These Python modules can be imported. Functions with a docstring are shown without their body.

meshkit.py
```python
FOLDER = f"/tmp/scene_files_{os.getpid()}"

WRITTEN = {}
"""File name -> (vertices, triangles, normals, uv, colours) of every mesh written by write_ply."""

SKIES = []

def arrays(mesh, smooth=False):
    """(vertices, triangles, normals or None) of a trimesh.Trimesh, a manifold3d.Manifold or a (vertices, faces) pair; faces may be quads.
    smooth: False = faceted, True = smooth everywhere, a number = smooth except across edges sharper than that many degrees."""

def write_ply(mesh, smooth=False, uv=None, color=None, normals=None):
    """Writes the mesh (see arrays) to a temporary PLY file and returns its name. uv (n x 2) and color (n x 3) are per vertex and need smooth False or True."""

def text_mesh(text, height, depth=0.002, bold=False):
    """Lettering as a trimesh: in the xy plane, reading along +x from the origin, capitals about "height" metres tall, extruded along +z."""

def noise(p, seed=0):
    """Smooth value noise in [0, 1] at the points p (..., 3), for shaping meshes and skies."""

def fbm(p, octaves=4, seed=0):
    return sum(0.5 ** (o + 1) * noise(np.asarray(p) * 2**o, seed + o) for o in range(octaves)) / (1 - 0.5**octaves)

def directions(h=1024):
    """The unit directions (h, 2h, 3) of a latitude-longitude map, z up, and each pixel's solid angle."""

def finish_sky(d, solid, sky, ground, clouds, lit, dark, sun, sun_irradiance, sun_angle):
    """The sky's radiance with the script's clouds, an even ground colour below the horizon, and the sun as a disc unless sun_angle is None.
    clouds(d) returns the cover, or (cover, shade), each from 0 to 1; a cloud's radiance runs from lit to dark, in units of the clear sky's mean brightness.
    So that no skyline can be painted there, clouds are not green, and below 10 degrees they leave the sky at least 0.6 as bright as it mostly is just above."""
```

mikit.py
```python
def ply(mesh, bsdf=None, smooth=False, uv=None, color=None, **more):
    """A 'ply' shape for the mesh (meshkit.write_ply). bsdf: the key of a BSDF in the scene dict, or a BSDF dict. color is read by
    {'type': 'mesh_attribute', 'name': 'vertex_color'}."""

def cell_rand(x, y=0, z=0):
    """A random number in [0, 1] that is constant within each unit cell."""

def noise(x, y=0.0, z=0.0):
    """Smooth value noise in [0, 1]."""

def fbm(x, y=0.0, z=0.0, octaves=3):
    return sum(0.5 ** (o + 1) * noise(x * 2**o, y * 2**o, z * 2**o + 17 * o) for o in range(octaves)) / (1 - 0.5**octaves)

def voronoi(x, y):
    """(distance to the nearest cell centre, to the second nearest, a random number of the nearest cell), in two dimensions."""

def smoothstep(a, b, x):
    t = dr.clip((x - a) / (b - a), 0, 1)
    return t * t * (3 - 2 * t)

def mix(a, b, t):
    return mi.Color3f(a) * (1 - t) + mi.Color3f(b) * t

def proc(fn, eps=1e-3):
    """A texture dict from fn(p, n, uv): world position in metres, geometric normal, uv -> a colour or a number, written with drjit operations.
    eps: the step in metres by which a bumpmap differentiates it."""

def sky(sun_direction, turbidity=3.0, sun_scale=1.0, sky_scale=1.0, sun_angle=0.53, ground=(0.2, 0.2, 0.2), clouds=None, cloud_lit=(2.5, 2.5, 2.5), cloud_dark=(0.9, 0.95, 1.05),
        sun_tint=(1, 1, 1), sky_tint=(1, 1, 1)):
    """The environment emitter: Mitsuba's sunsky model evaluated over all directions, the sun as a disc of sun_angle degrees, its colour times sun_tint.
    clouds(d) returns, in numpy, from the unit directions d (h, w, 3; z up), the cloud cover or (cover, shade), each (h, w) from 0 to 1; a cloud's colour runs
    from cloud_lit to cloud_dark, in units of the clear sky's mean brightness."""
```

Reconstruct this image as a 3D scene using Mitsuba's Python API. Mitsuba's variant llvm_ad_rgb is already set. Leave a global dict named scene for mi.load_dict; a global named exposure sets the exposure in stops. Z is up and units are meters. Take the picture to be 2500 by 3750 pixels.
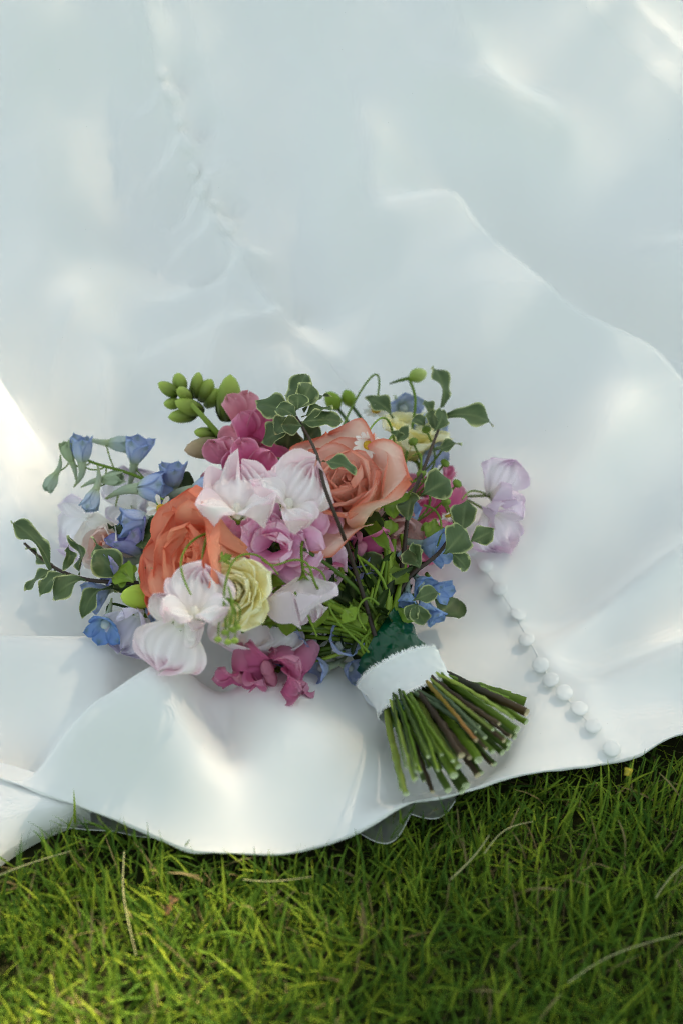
import math, random
import numpy as np, trimesh, drjit as dr, mitsuba as mi, mikit, meshkit
from scipy.interpolate import RegularGridInterpolator, CubicSpline
from scipy.ndimage import gaussian_filter
from scipy.spatial import cKDTree

# ---------------------------------------------------------------- camera, sky, exposure
PITCH, DIST, FOV = math.radians(42.0), 1.13, 26.0
TARGET = np.array([0.0, 0.0, 0.06])
FWD = np.array([0, math.cos(PITCH), -math.sin(PITCH)])
RIGHT, UPV = np.array([1.0, 0, 0]), np.array([0, math.sin(PITCH), math.cos(PITCH)])
CAM = TARGET - DIST * FWD
TAN = math.tan(math.radians(FOV / 2))
T = mi.ScalarTransform4f
SUN = np.array([0.56, 0.40, 0.80]); SUN /= np.linalg.norm(SUN)
scene, labels = {"type": "scene"}, {}
scene["camera"] = {"type": "thinlens", "fov": FOV, "fov_axis": "x", "aperture_radius": 0.0088, "focus_distance": 1.03,
                   "near_clip": 0.02, "far_clip": 400.0,
                   "to_world": T().look_at(origin=CAM.tolist(), target=TARGET.tolist(), up=[0, 0, 1])}
scene["sky"] = mikit.sky(SUN.tolist(), turbidity=3.0, sun_scale=1.5, sky_scale=1.0, sun_angle=0.9, ground=(0.13, 0.16, 0.08),
                         clouds=lambda d: 0.62 + 0 * d[..., 2], cloud_lit=(1.05, 1.07, 1.05), sun_tint=(0.98, 0.97, 0.95), sky_tint=(1.08, 1.06, 0.755))
exposure = 3.33

# ---------------------------------------------------------------- helpers
def ray(px, py):
    """Direction through a point of the 2500 x 3750 photograph."""
    return FWD + (px - 1250) / 1250 * TAN * RIGHT + (1875 - py) / 1250 * TAN * UPV

def P(px, py, z):
    """The world point seen at px, py whose height is z."""
    d = ray(px, py)
    return CAM + d * (z - CAM[2]) / d[2]

def unit(v):
    v = np.asarray(v, float)
    return v / (np.linalg.norm(v, axis=-1, keepdims=True) + 1e-12)

def grid_faces(nu, nv, loop=False):
    i, j = np.meshgrid(np.arange(nu - 1), np.arange(nv if loop else nv - 1), indexing="ij")
    a = (i * nv + j).ravel(); b = (i * nv + (j + 1) % nv).ravel()
    return np.vstack([np.stack([a, a + nv, b], 1), np.stack([b, a + nv, b + nv], 1)])

def frame(axis, roll=0.0):
    """Columns x, y, z with z along axis."""
    z = unit(axis); h = np.array([0, 0, 1.0]) if abs(z[2]) < 0.97 else np.array([0, 1.0, 0])
    x = unit(np.cross(h, z)); y = np.cross(z, x)
    c, s = math.cos(roll), math.sin(roll)
    return np.stack([x * c + y * s, y * c - x * s, z], 1)

class Part:
    """Collects vertices, triangles and vertex colours of one mesh."""
    def __init__(self): self.v, self.f, self.c, self.n = [], [], [], 0
    def add(self, v, f, c):
        v = np.asarray(v, float); c = np.asarray(c, float)
        if c.ndim == 1: c = np.tile(c, (len(v), 1))
        self.v.append(v); self.f.append(np.asarray(f) + self.n); self.c.append(c); self.n += len(v)
        return self
    def arrays(self): return np.vstack(self.v), np.vstack(self.f), np.vstack(self.c)
    def put(self, key, bsdf, smooth=True, parent=None):
        v, f, c = self.arrays()
        if bsdf == "petal": c = np.clip(c, 0.002, 1) ** 0.66
        key = numbered((parent + "__" if parent else "") + key)
        scene[key] = mikit.ply((v, f), bsdf, smooth=smooth, color=np.clip(c, 0, 1))
        return key

used = {}
def numbered(key):
    n = used.get(key, 0); used[key] = n + 1
    return key if n == 0 else f"{key}_{n:03d}"

def thing(name, label, cat, group=None, kind=None):
    labels[name] = {"label": label}
    if cat: labels[name]["category"] = cat
    if group: labels[name]["group"] = group
    if kind: labels[name]["kind"] = kind
    return name

def spline(pts, n):
    pts = np.asarray(pts, float)
    if len(pts) == 2: return pts[0] + (pts[1] - pts[0]) * np.linspace(0, 1, n)[:, None]
    d = np.r_[0, np.cumsum(np.linalg.norm(np.diff(pts, axis=0), axis=1))]
    return CubicSpline(d, pts, bc_type="natural")(np.linspace(0, d[-1], n))

def tube(pts, rad, n=8, seg=16, cap=True, flat=1.0, cols=None, capcol=None):
    """(v, f, c) of a tube through pts; rad a number or one per given point; cols likewise colours."""
    pts = np.asarray(pts, float)
    c = spline(pts, seg)
    s = np.linspace(0, 1, seg); rad = np.atleast_1d(rad)
    r = np.interp(s, np.linspace(0, 1, len(rad)), rad)
    t = unit(np.gradient(c, axis=0))
    a = unit(np.cross(t[0], [0.3, 0.5, 0.81])); A = []
    for k in range(seg):
        a = unit(a - t[k] * (a @ t[k])); A.append(a)
    A = np.array(A); B = np.cross(t, A)
    ph = np.arange(n) / n * 2 * np.pi
    v = c[:, None] + r[:, None, None] * (np.cos(ph)[None, :, None] * A[:, None] + flat * np.sin(ph)[None, :, None] * B[:, None])
    v = v.reshape(-1, 3); v0 = v; f = grid_faces(seg, n, True)[:, [0, 2, 1]]
    if cols is None: cols = [(0.1, 0.2, 0.03)]
    cols = np.atleast_2d(np.asarray(cols, float))
    cc = np.stack([np.interp(s, np.linspace(0, 1, len(cols)), cols[:, k]) for k in range(3)], 1)
    cc = np.repeat(cc, n, 0)
    if cap:
        m = len(v)
        for end, sgn in ((0, 1), (seg - 1, -1)):
            ring = v0.reshape(seg, n, 3)[end]
            k = len(v)
            inner = c[end] + 0.45 * (ring - c[end]) + t[end] * sgn * 0.25 * r[end]
            v = np.vstack([v, ring, inner, c[end][None] + t[end] * sgn * 0.5 * r[end]])
            col = np.asarray(capcol if capcol is not None else cc[end * n], float)
            cc = np.vstack([cc, np.tile(col, (n, 1)), np.tile(col * 0.75, (n, 1)), col[None] * 0.45])
            i = np.arange(n); j = (i + 1) % n
            fs = np.vstack([np.stack([k + i, k + j, k + n + i], 1), np.stack([k + j, k + n + j, k + n + i], 1), np.stack([k + n + i, k + n + j, np.full(n, k + 2 * n)], 1)])
            f = np.vstack([f, fs if sgn < 0 else fs[:, ::-1]])
    return v, f, cc

# ---------------------------------------------------------------- materials
VC = {"type": "mesh_attribute", "name": "vertex_color"}
def two(b): return {"type": "twosided", "nested": b}
scene["satin"] = two({"type": "principled", "base_color": {"type": "rgb", "value": [0.81, 0.815, 0.80]}, "roughness": 0.6, "specular": 0.2, "sheen": 0.1})
scene["petal"] = {"type": "principledthin", "base_color": VC, "roughness": 0.6, "eta": 1.3, "diff_trans": 0.42, "spec_trans": 0.0}
scene["leafy"] = two({"type": "principled", "base_color": VC, "roughness": 0.5, "specular": 0.3})
scene["woody"] = two({"type": "principled", "base_color": VC, "roughness": 0.5, "specular": 0.4})
scene["blade"] = {"type": "principledthin", "base_color": VC, "roughness": 0.45, "eta": 1.4, "diff_trans": 1.0, "spec_trans": 0.0}
scene["tape_plastic"] = two({"type": "principled", "base_color": VC, "roughness": 0.2, "specular": 0.5})
scene["cotton"] = two({"type": "principled", "base_color": VC, "roughness": 0.85, "specular": 0.1, "sheen": 0.3})
scene["netting_cloth"] = {"type": "mask", "opacity": 0.12, "nested": two({"type": "diffuse", "reflectance": {"type": "rgb", "value": [0.75, 0.76, 0.74]}})}
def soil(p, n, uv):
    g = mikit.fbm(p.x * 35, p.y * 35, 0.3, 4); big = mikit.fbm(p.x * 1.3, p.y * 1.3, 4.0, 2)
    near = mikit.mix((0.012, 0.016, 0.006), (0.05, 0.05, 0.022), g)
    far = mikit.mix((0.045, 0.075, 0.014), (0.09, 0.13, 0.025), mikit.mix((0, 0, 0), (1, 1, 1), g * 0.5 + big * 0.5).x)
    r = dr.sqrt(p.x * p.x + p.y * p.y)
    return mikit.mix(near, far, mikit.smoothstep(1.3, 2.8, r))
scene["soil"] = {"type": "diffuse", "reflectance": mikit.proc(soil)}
def bark(p, n, uv):
    g = mikit.fbm(p.x * 18, p.y * 18, p.z * 5, 4)
    return mikit.mix((0.05, 0.04, 0.03), (0.17, 0.14, 0.11), g)
scene["bark"] = {"type": "diffuse", "reflectance": mikit.proc(bark)}

# ---------------------------------------------------------------- the dress: its height over the lawn
def zbase(x, y):
    yy = np.maximum(y - 0.06, 0)
    return 0.026 + 0.78 * yy * yy / (1 + 0.35 * yy)

def swell(y): return 1 + 1.1 * np.clip((y - 0.03) * 6, 0, 1)

def Pb(px, py, lift=0.0):
    """The point of the dress's plain slope below what is seen at px, py on a fold of that height."""
    z = 0.03
    for _ in range(40):
        p = P(px, py, z); z = 0.6 * z + 0.4 * float(zbase(p[0], p[1]) + lift * swell(p[1]))
    return p[:2]

GX, GY = np.linspace(-0.95, 1.0, 780), np.linspace(-0.62, 1.15, 708)
XX, YY = np.meshgrid(GX, GY, indexing="ij")

def curve(pts):
    """World polyline (n, 2) and its amplitudes from (px, py, amplitude) triples, resampled."""
    w = np.array([Pb(a, b, max(c, 0)) for a, b, c in pts]); am = np.array([c for *_, c in pts])
    d = np.r_[0, np.cumsum(np.linalg.norm(np.diff(w, axis=0), axis=1))]
    n = max(12, int(d[-1] / 0.006)); s = np.linspace(0, d[-1], n)
    if len(pts) > 2:
        from scipy.interpolate import PchipInterpolator
        return PchipInterpolator(d, w)(s), PchipInterpolator(d, am)(s)
    return np.stack([np.interp(s, d, w[:, k]) for k in (0, 1)], 1), np.interp(s, d, am)

def fold(pts, left, right, power=2.0, soft=0, world=None, blend=False):
    """A ridge (or a valley) along pts. left / right: its half-widths to either side of the direction it runs in."""
    w, am = world or curve(pts)
    R = 2.8 * max(left, right)
    i0, i1 = np.searchsorted(GX, [w[:, 0].min() - R, w[:, 0].max() + R]); j0, j1 = np.searchsorted(GY, [w[:, 1].min() - R, w[:, 1].max() + R])
    out = np.zeros_like(XX)
    if i1 <= i0 or j1 <= j0: return out
    X, Y = XX[i0:i1, j0:j1], YY[i0:i1, j0:j1]
    k = np.linspace(0, len(w) - 1, len(w) * 6); f = lambda a: np.interp(k, np.arange(len(w)), a)
    wx, wy, a = f(w[:, 0]), f(w[:, 1]), f(am)
    best, at = cKDTree(np.stack([wx, wy], 1)).query(np.stack([X, Y], -1))
    ex, ey = np.gradient(wx), np.gradient(wy); L = np.hypot(ex, ey) + 1e-12
    side = (ex[at] * (Y - wy[at]) - ey[at] * (X - wx[at])) / L[at]
    best = np.hypot(best, 0)
    sm = 0.5 + 0.5 * np.tanh(side / 0.008)
    wd = right * (1 - sm) + left * sm
    amp = a[at]
    if blend:   # the height along the ridge changes evenly across the inside of a bend
        q = np.linspace(0, len(wx) - 1, 48).astype(int); num = den = 0
        for i in q:
            wt = 1 / ((X - wx[i]) ** 2 + (Y - wy[i]) ** 2 + .012 ** 2) ** 2
            num, den = num + wt * a[i], den + wt
        amp = num / den
    out[i0:i1, j0:j1] = amp * np.exp(-np.abs(best / wd) ** power)
    return gaussian_filter(out, soft) if soft else out

def mound(px, py, A, rx, ry, rot=0.0, power=2.0):
    c = Pb(px, py, A * .6); cs, sn = math.cos(rot), math.sin(rot)
    u, v = (XX - c[0]) * cs + (YY - c[1]) * sn, -(XX - c[0]) * sn + (YY - c[1]) * cs
    return A * np.exp(-(np.hypot(u / rx, v / ry)) ** power)
Z = zbase(XX, YY)
Z0 = Z.copy()
# upper part: broad soft folds
Z += fold([(1100, 1010, 0), (1250, 930, .001), (1400, 845, .007), (1520, 805, .018), (1640, 800, .03), (1740, 850, .038), (1900, 965, .044), (2050, 1080, .053), (2200, 1195, .048), (2350, 1308, .038), (2500, 1420, .046), (2800, 1650, .048), (3200, 1950, .048)], .028, .13, blend=True)
Z += fold([(1240, 250, 0), (1290, 480, 0.0204), (1340, 640, 0.0306), (1390, 800, 0.0272), (1420, 900, 0)], .03, .03, soft=5)
Z += fold([(1560, -60, 0), (1680, 120, 0.0238), (1820, 260, 0.034), (1990, 380, 0.0204), (2150, 480, 0)], .035, .05, soft=5)
Z += fold([(1440, 350, 0), (1600, 420, 0.0136), (1880, 505, 0.017), (2100, 560, 0)], .025, .03, soft=5)
Z += fold([(1850, 620, 0), (2150, 740, 0.0238), (2500, 800, 0.0306), (2900, 840, 0.0306)], .03, .05, soft=5)
Z += fold([(1480, 700, 0), (1700, 730, -0.02), (1900, 850, -0.034), (2200, 1050, -0.044), (2500, 1250, -0.046), (2900, 1500, -.046)], .05, .03, soft=5)
Z += fold([(2330, 1480, 0), (2270, 1580, .012), (2180, 1700, .026), (2060, 1850, .022), (1900, 1970, .004)], .03, .03, soft=4)
Z += fold([(2020, 1300, 0), (1990, 1550, -0.017), (1900, 1750, -0.0204), (1800, 1850, 0)], .04, .04, soft=5)
Z += fold([(2600, 1780, -0.0294), (2350, 1950, -0.0294), (2150, 2120, -0.0294), (2020, 2280, -0.0168), (1960, 2360, 0)], .025, .022, soft=5)
Z += fold([(2700, 2000, 0.0336), (2350, 2140, 0.0294), (2150, 2260, 0.0252), (2010, 2400, 0.0063)], .022, .022)
Z += fold([(2700, 2240, -0.0252), (2350, 2320, -0.0231), (2130, 2440, -0.0126), (2060, 2490, 0)], .02, .02)
Z += fold([(2700, 2360, 0.0294), (2400, 2420, 0.0252), (2200, 2490, 0.0168), (2080, 2550, 0.0042)], .02, .022)
Z += fold([(2700, 2560, -0.021), (2400, 2560, -0.0168), (2150, 2600, -0.0063)], .02, .02)
# the button placket and its puckers
Z += fold([(430, -200, 0.004), (520, 0, 0.006), (590, 270, 0.006), (700, 570, 0.006), (830, 840, 0.006), (1080, 1200, 0.005), (1260, 1400, 0.004), (1500, 1720, 0.004), (1720, 2010, 0.004), (1890, 2260, 0.005), (2240, 2740, 0.005)], .014, .007)
for px, py, s in ((560, 300, 1), (640, 480, 1), (690, 640, -1), (740, 760, 1), (820, 960, -1), (980, 1150, 1)):
    Z += fold([(px - 130, py + 30, 0), (px - 60, py + 5, .009 * s), (px + 10, py - 10, .011 * s), (px + 40, py - 20, 0)], .012, .012)
    Z += fold([(px + 30, py, 0), (px + 80, py - 20, -.008 * s), (px + 150, py - 60, 0)], .012, .012)
Z += fold([(430, 180, 0), (420, 420, -0.028), (480, 700, -0.032), (640, 900, -0.024), (760, 1040, 0)], .06, .05, soft=5)
Z += fold([(60, -80, .012), (110, 250, .012), (60, 600, .008), (-60, 800, .004)], .05, .06, soft=5)
Z += fold([(-40, 640, 0), (130, 520, -0.0102), (200, 380, -0.0102), (230, 250, 0)], .015, .02, soft=5)
# left: sunlit troughs and the crest in front of them
Z += fold([(140, 880, 0), (240, 1020, 0.0096), (330, 1180, 0.0168), (385, 1380, 0.018), (400, 1520, 0.0096), (420, 1650, 0)], .022, .035, soft=5)
Z += fold([(-300, 1180, 0.05), (-100, 1330, 0.05), (20, 1450, 0.045), (95, 1580, 0.035), (150, 1760, 0.02), (190, 1950, 0.008), (220, 2080, 0)], .022, .07)
Z += fold([(-200, 1500, 0), (0, 1690, 0.0204), (90, 1860, 0.0238), (150, 2020, 0.017), (230, 2200, 0)], .018, .02, soft=5)
Z += fold([(150, 1500, 0), (190, 1650, -0.0204), (260, 1850, -0.0204), (330, 2050, -0.0085), (380, 2200, 0)], .025, .03, soft=5)
# front left: two overlapping folds, the pillow in front of the flowers and the hem
Z += fold([(-500, 2300, .046), (0, 2330, .044), (280, 2335, .040), (430, 2352, .03), (520, 2430, .01)], .014, .048)
Z += fold([(-500, 2980, .045), (-150, 2790, .052), (0, 2690, .060), (280, 2530, .072), (520, 2420, .078), (690, 2350, .070), (775, 2365, .064), (826, 2440, .048), (815, 2510, .018), (790, 2550, 0)], .014, .075, 1.8, 3)
Z += fold([(790, 2470, 0), (765, 2580, -.030), (790, 2700, -.034), (870, 2820, -.026), (1000, 2910, -.010), (1200, 2950, 0)], .026, .022)
Z += fold([(300, 2640, 0), (420, 2800, -.006), (520, 2900, -.006), (620, 3020, 0)], .05, .05)
Z += mound(1065, 2810, .028, .074, .040, 0.08, 2.1)
Z += mound(1200, 2750, .006, .05, .03, 0.0)
Z += fold([(1350, 2540, 0), (1420, 2680, -.010), (1450, 2830, -.006), (1460, 2920, 0)], .045, .04, soft=6)
# the hem's raised lip in front of the stem ends
Z += fold([(1200, 3110, 0), (1400, 2990, .016), (1500, 2935, .028), (1690, 2865, .032), (1870, 2750, .028), (1950, 2630, .012), (2000, 2520, 0)], .012, .04)
Z += mound(1650, 2760, -.012, .06, .05)
# narrow folds that fan out from the waist, beyond the top of the picture, and die away towards the hem
apx, apy = -0.32, 1.55
ang = np.arctan2(XX - apx, apy - YY); rad = np.hypot(XX - apx, YY - apy)
wob_ = meshkit.fbm(np.stack([XX * 3, YY * 3, XX * 0 + 1.5], -1), 2, 21) - .5
fan = meshkit.noise(np.stack([ang * 13 + wob_ * 1.6, rad * 1.3, XX * 0 + .5], -1), 31) - .5
fan2 = np.abs(meshkit.noise(np.stack([ang * 27 + wob_ * 3, rad * 2.2, XX * 0 + 8.5], -1), 32) - .5) - .25
up_ = np.clip((YY + .06) * 5, 0, 1)
Z += (.050 * fan - .026 * fan2) * up_ / swell(YY) * 1.25
diag = np.abs(meshkit.noise(np.stack([(XX + .9 * YY) * 9 + wob_ * 2, (YY - .9 * XX) * 3.2, XX * 0 + 3.5], -1), 33) - .5) - .25
Z -= .013 * diag * np.clip((YY + .1) * 4, .15, 1)
wr = meshkit.fbm(np.stack([XX * 7, YY * 7, XX * 0 + 3.3], -1), 3, 5) - 0.5
Z += 0.005 * wr
wr = meshkit.fbm(np.stack([XX * 26 + YY * 8, YY * 15, XX * 0 + 7.3], -1), 2, 9) - 0.5
Z += 0.0028 * wr * np.clip((YY + 0.3) * 3, 0.25, 1)
Z = Z0 + (Z - Z0) * swell(YY)
Z = gaussian_filter(Z, 1.3)
for _ in range(2):   # keep the long fold's crest straight where smaller folds run into it
    w, am = curve([(1640, 800, .03), (1740, 850, .038), (1900, 965, .044), (2050, 1080, .048), (2200, 1195, .048), (2350, 1308, .047), (2500, 1420, .046), (2800, 1650, .046)])
    want = zbase(w[:, 0], w[:, 1]) + am * swell(w[:, 1])
    res = want - RegularGridInterpolator((GX, GY), Z, bounds_error=False, fill_value=None)(w)
    Z += fold(None, .035, .06, soft=1, world=(w, res * np.clip(np.minimum(np.arange(len(w)), len(w) - 1 - np.arange(len(w))) / 10, 0, 1)))
Z = np.maximum(Z, 0.012)
HZ = RegularGridInterpolator((GX, GY), Z, bounds_error=False, fill_value=None)
def height(x, y): return float(HZ((x, y)))
def hit(px, py, lift=0.0):
    """Where the sight line through px, py meets the dress."""
    d = ray(px, py)
    t = np.linspace(0.5, 3.0, 2501); q = CAM + t[:, None] * d
    k = np.argmax(q[:, 2] < HZ(q[:, :2]) + lift)
    return q[k]
HEM = [(-1500, 2560, .03), (-900, 2640, .03), (-400, 2735, .032), (0, 2850, .032), (240, 2935, .032), (480, 3020, .03), (740, 3118, .026), (1000, 3128, .026), (1200, 3085, .03), (1330, 3030, .036), (1480, 2942, .046), (1660, 2905, .044), (1870, 2842, .038), (2070, 2812, .034), (2240, 2790, .03), (2340, 2765, .03), (2430, 2715, .032), (2520, 2680, .034), (2900, 2480, .034), (3600, 2300, .03), (4400, 2300, .03)]
hw = np.array([P(*h) for h in HEM])
from scipy.interpolate import PchipInterpolator
hemy, hemz = PchipInterpolator(hw[:, 0], hw[:, 1]), PchipInterpolator(hw[:, 0], hw[:, 2])
nx, nt = 620, 520
xs = np.linspace(-0.85, 0.95, nx); ts = np.linspace(0, 1, nt)
ytop = 1.1
Xg = np.repeat(xs[:, None], nt, 1)
hy = hemy(xs)[:, None] + 0.0022 * (meshkit.fbm(np.stack([xs * 14, xs * 0, xs * 0], -1), 3, 4)[:, None] - 0.5)
Yg = hy + (ytop - hy) * (ts[None] ** 1.25)
Zg = HZ((Xg, Yg))
d = Yg - hy
k = np.exp(-(d / 0.045) ** 2)
Zg = Zg + k * (hemz(xs)[:, None] - HZ((xs, hy[:, 0]))[:, None])
# the skirt gathers in towards the bride, beyond the frame
g = np.clip((Yg - 0.62) / 0.5, 0, 1) ** 1.5
Xg = Xg * (1 - 0.55 * g) - 0.10 * g
cloth_v = np.stack([Xg, Yg, Zg], -1)
# the hem's turned edge: a narrow band that hangs below and rolls under
edge = cloth_v[:, 0]
wob = meshkit.fbm(np.stack([xs * 40, xs * 0 + 2, xs * 0], -1), 3, 8) - 0.5
rows = [edge + np.stack([xs * 0, xs * 0 + a + 0.0016 * wob, xs * 0 - b + 0.003 * wob], -1) for a, b in ((0.002, 0.0036), (0.0003, 0.0032), (-0.0004, 0.0022), (-0.0004, 0.0008))]
full = np.concatenate([np.stack(rows, 1), cloth_v], 1)
dress = thing("wedding_dress", "long white satin wedding dress train spread over the lawn under the bouquet", "dress")
scene["wedding_dress__train"] = mikit.ply((full.reshape(-1, 3), grid_faces(nx, nt + 4)), "satin", smooth=True)

# the piece of the train that comes out under the hem at the left
nu, nv = 90, 60
a0 = [P(330, 2992, .012), P(150, 3060, .012), P(-60, 3195, .010), P(-400, 3420, .010)]
b0 = [P(420, 2960, .016), P(200, 2860, .02), P(-60, 2780, .022), P(-400, 2700, .022)]
A, B = spline(a0, nu), spline(b0, nu)
tv = np.linspace(0, 1, nv)
und = A[:, None] * (1 - tv[None, :, None]) + B[:, None] * tv[None, :, None]
bul = np.sin(np.pi * np.clip(tv * 0.95, 0, 1)) ** 0.8
und[..., 2] += 0.024 * bul[None] * np.linspace(0.35, 1, nu)[:, None] ** 0.7 * np.clip(1.3 - tv, 0, 1)
und[:, 0, 2] -= 0.006
under_y = lambda x: np.where(x < A[0, 0], np.interp(x, A[::-1, 0], A[::-1, 1]), 9.0)
scene["wedding_dress__train_fold"] = mikit.ply((und.reshape(-1, 3), grid_faces(nu, nv)), "satin", smooth=True)
# ---------------------------------------------------------------- lawn, grass, the shade tree
S = 150.0
gv = np.array([[-S, -S, 0], [S, -S, 0], [S, S, 0], [-S, S, 0.0]])
scene["lawn"] = mikit.ply((gv, np.array([[0, 1, 2], [0, 2, 3]])), "soil")
labels["lawn"] = {"label": "dark soil of the mown lawn between the grass blades", "kind": "structure"}

def grass_mesh(rng, x, y, lo, hi, wide, tone):
    n = len(x); seg = 5
    L = rng.uniform(lo, hi, n); w = rng.uniform(*wide, n)
    az = rng.uniform(0, 2 * np.pi, n); lean = np.abs(rng.normal(0.28, 0.42, n)).clip(0, 1.45); bend = rng.normal(0.3, 0.4, n)
    s = np.linspace(0, 1, seg)
    th = lean[:, None] + bend[:, None] * s[None]
    r = np.cumsum(np.sin(th), 1) / seg * L[:, None]; z = np.cumsum(np.cos(th), 1) / seg * L[:, None]
    r -= r[:, :1]; z -= z[:, :1]
    z = np.maximum(z, 0.002 + 0.01 * s)
    c = np.stack([x[:, None] + r * np.cos(az)[:, None], y[:, None] + r * np.sin(az)[:, None], z], -1)
    tw = az + np.pi / 2 + rng.normal(0, 0.5, n)
    sd = np.stack([np.cos(tw), np.sin(tw), 0 * tw], -1)
    prof = np.array([0.75, 1, 0.95, 0.7, 0.16])
    hw_ = (w[:, None] * prof / 2)[..., None]
    v = np.stack([c - sd[:, None] * hw_, c + sd[:, None] * hw_], 2).reshape(-1, 3)
    base = np.arange(n)[:, None] * seg * 2
    q = (np.arange(seg - 1) * 2)[None]
    f = np.concatenate([np.stack([base + q, base + q + 1, base + q + 2], -1), np.stack([base + q + 1, base + q + 3, base + q + 2], -1)], 1).reshape(-1, 3)
    g1, g2, g3, dry = np.array([.17, .30, .04]), np.array([.40, .50, .055]), np.array([.07, .15, .03]), np.array([.42, .34, .17])
    m = rng.random(n)[:, None]; k = rng.random(n)[:, None]
    col = np.where(k < 0.45, g1 + (g2 - g1) * m, g1 + (g3 - g1) * m) * tone
    col = np.where(rng.random(n)[:, None] < 0.07, dry * rng.uniform(0.5, 1.1, n)[:, None], col)
    cc = np.repeat(col, seg * 2, 0)
    return v, f, cc
def clear_of_dress(v, f, c, per=10):
    x, y, z = v.T
    bad = (y > hemy(np.clip(x, -0.84, 0.94)) - 0.003) & (y < 1.3) & (np.abs(x) < 0.97) & (z > HZ(v[:, :2]) - 0.008)
    bad |= (y > under_y(x) - .002) & (y < 1)
    bad |= (np.abs(x) < 0.95) & (y > hemy(np.clip(x, -0.84, 0.94)) + 0.003) & (y < 1.1) & ((z > hemz(np.clip(x, -0.84, 0.94)) - .013) | (y > hemy(np.clip(x, -0.84, 0.94)) + .08))
    bad |= (np.abs(x) < 0.95) & (y > hemy(np.clip(x, -0.84, 0.94)) + 0.06) & (y < 1.1)
    ok = ~bad.reshape(-1, per).any(1)
    new = np.cumsum(ok) - 1
    own = f[:, 0] // per; f = f[ok[own]]
    return v[np.repeat(ok, per)], f - (f // per - new[f // per]) * per, c[np.repeat(ok, per)]
rng = np.random.default_rng(11)
def scatter(n, x0, x1, y0, y1):
    return rng.uniform(x0, x1, n), rng.uniform(y0, y1, n)
gp = Part()
x, y = scatter(40000, -0.55, 0.6, -0.62, -0.12)
ok = y < hemy(np.clip(x, -0.84, 0.94)) + 0.07
gp.add(*clear_of_dress(*grass_mesh(rng, x[ok], y[ok], 0.018, 0.062, (0.0007, 0.0024), 1.0)))
x, y = scatter(110000, -2.4, 2.4, -2.2, 2.4)
ins = (np.abs(x) < 0.95) & (y > hemy(np.clip(x, -0.84, 0.94)) + 0.03) & (y < 1.3)
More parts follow.
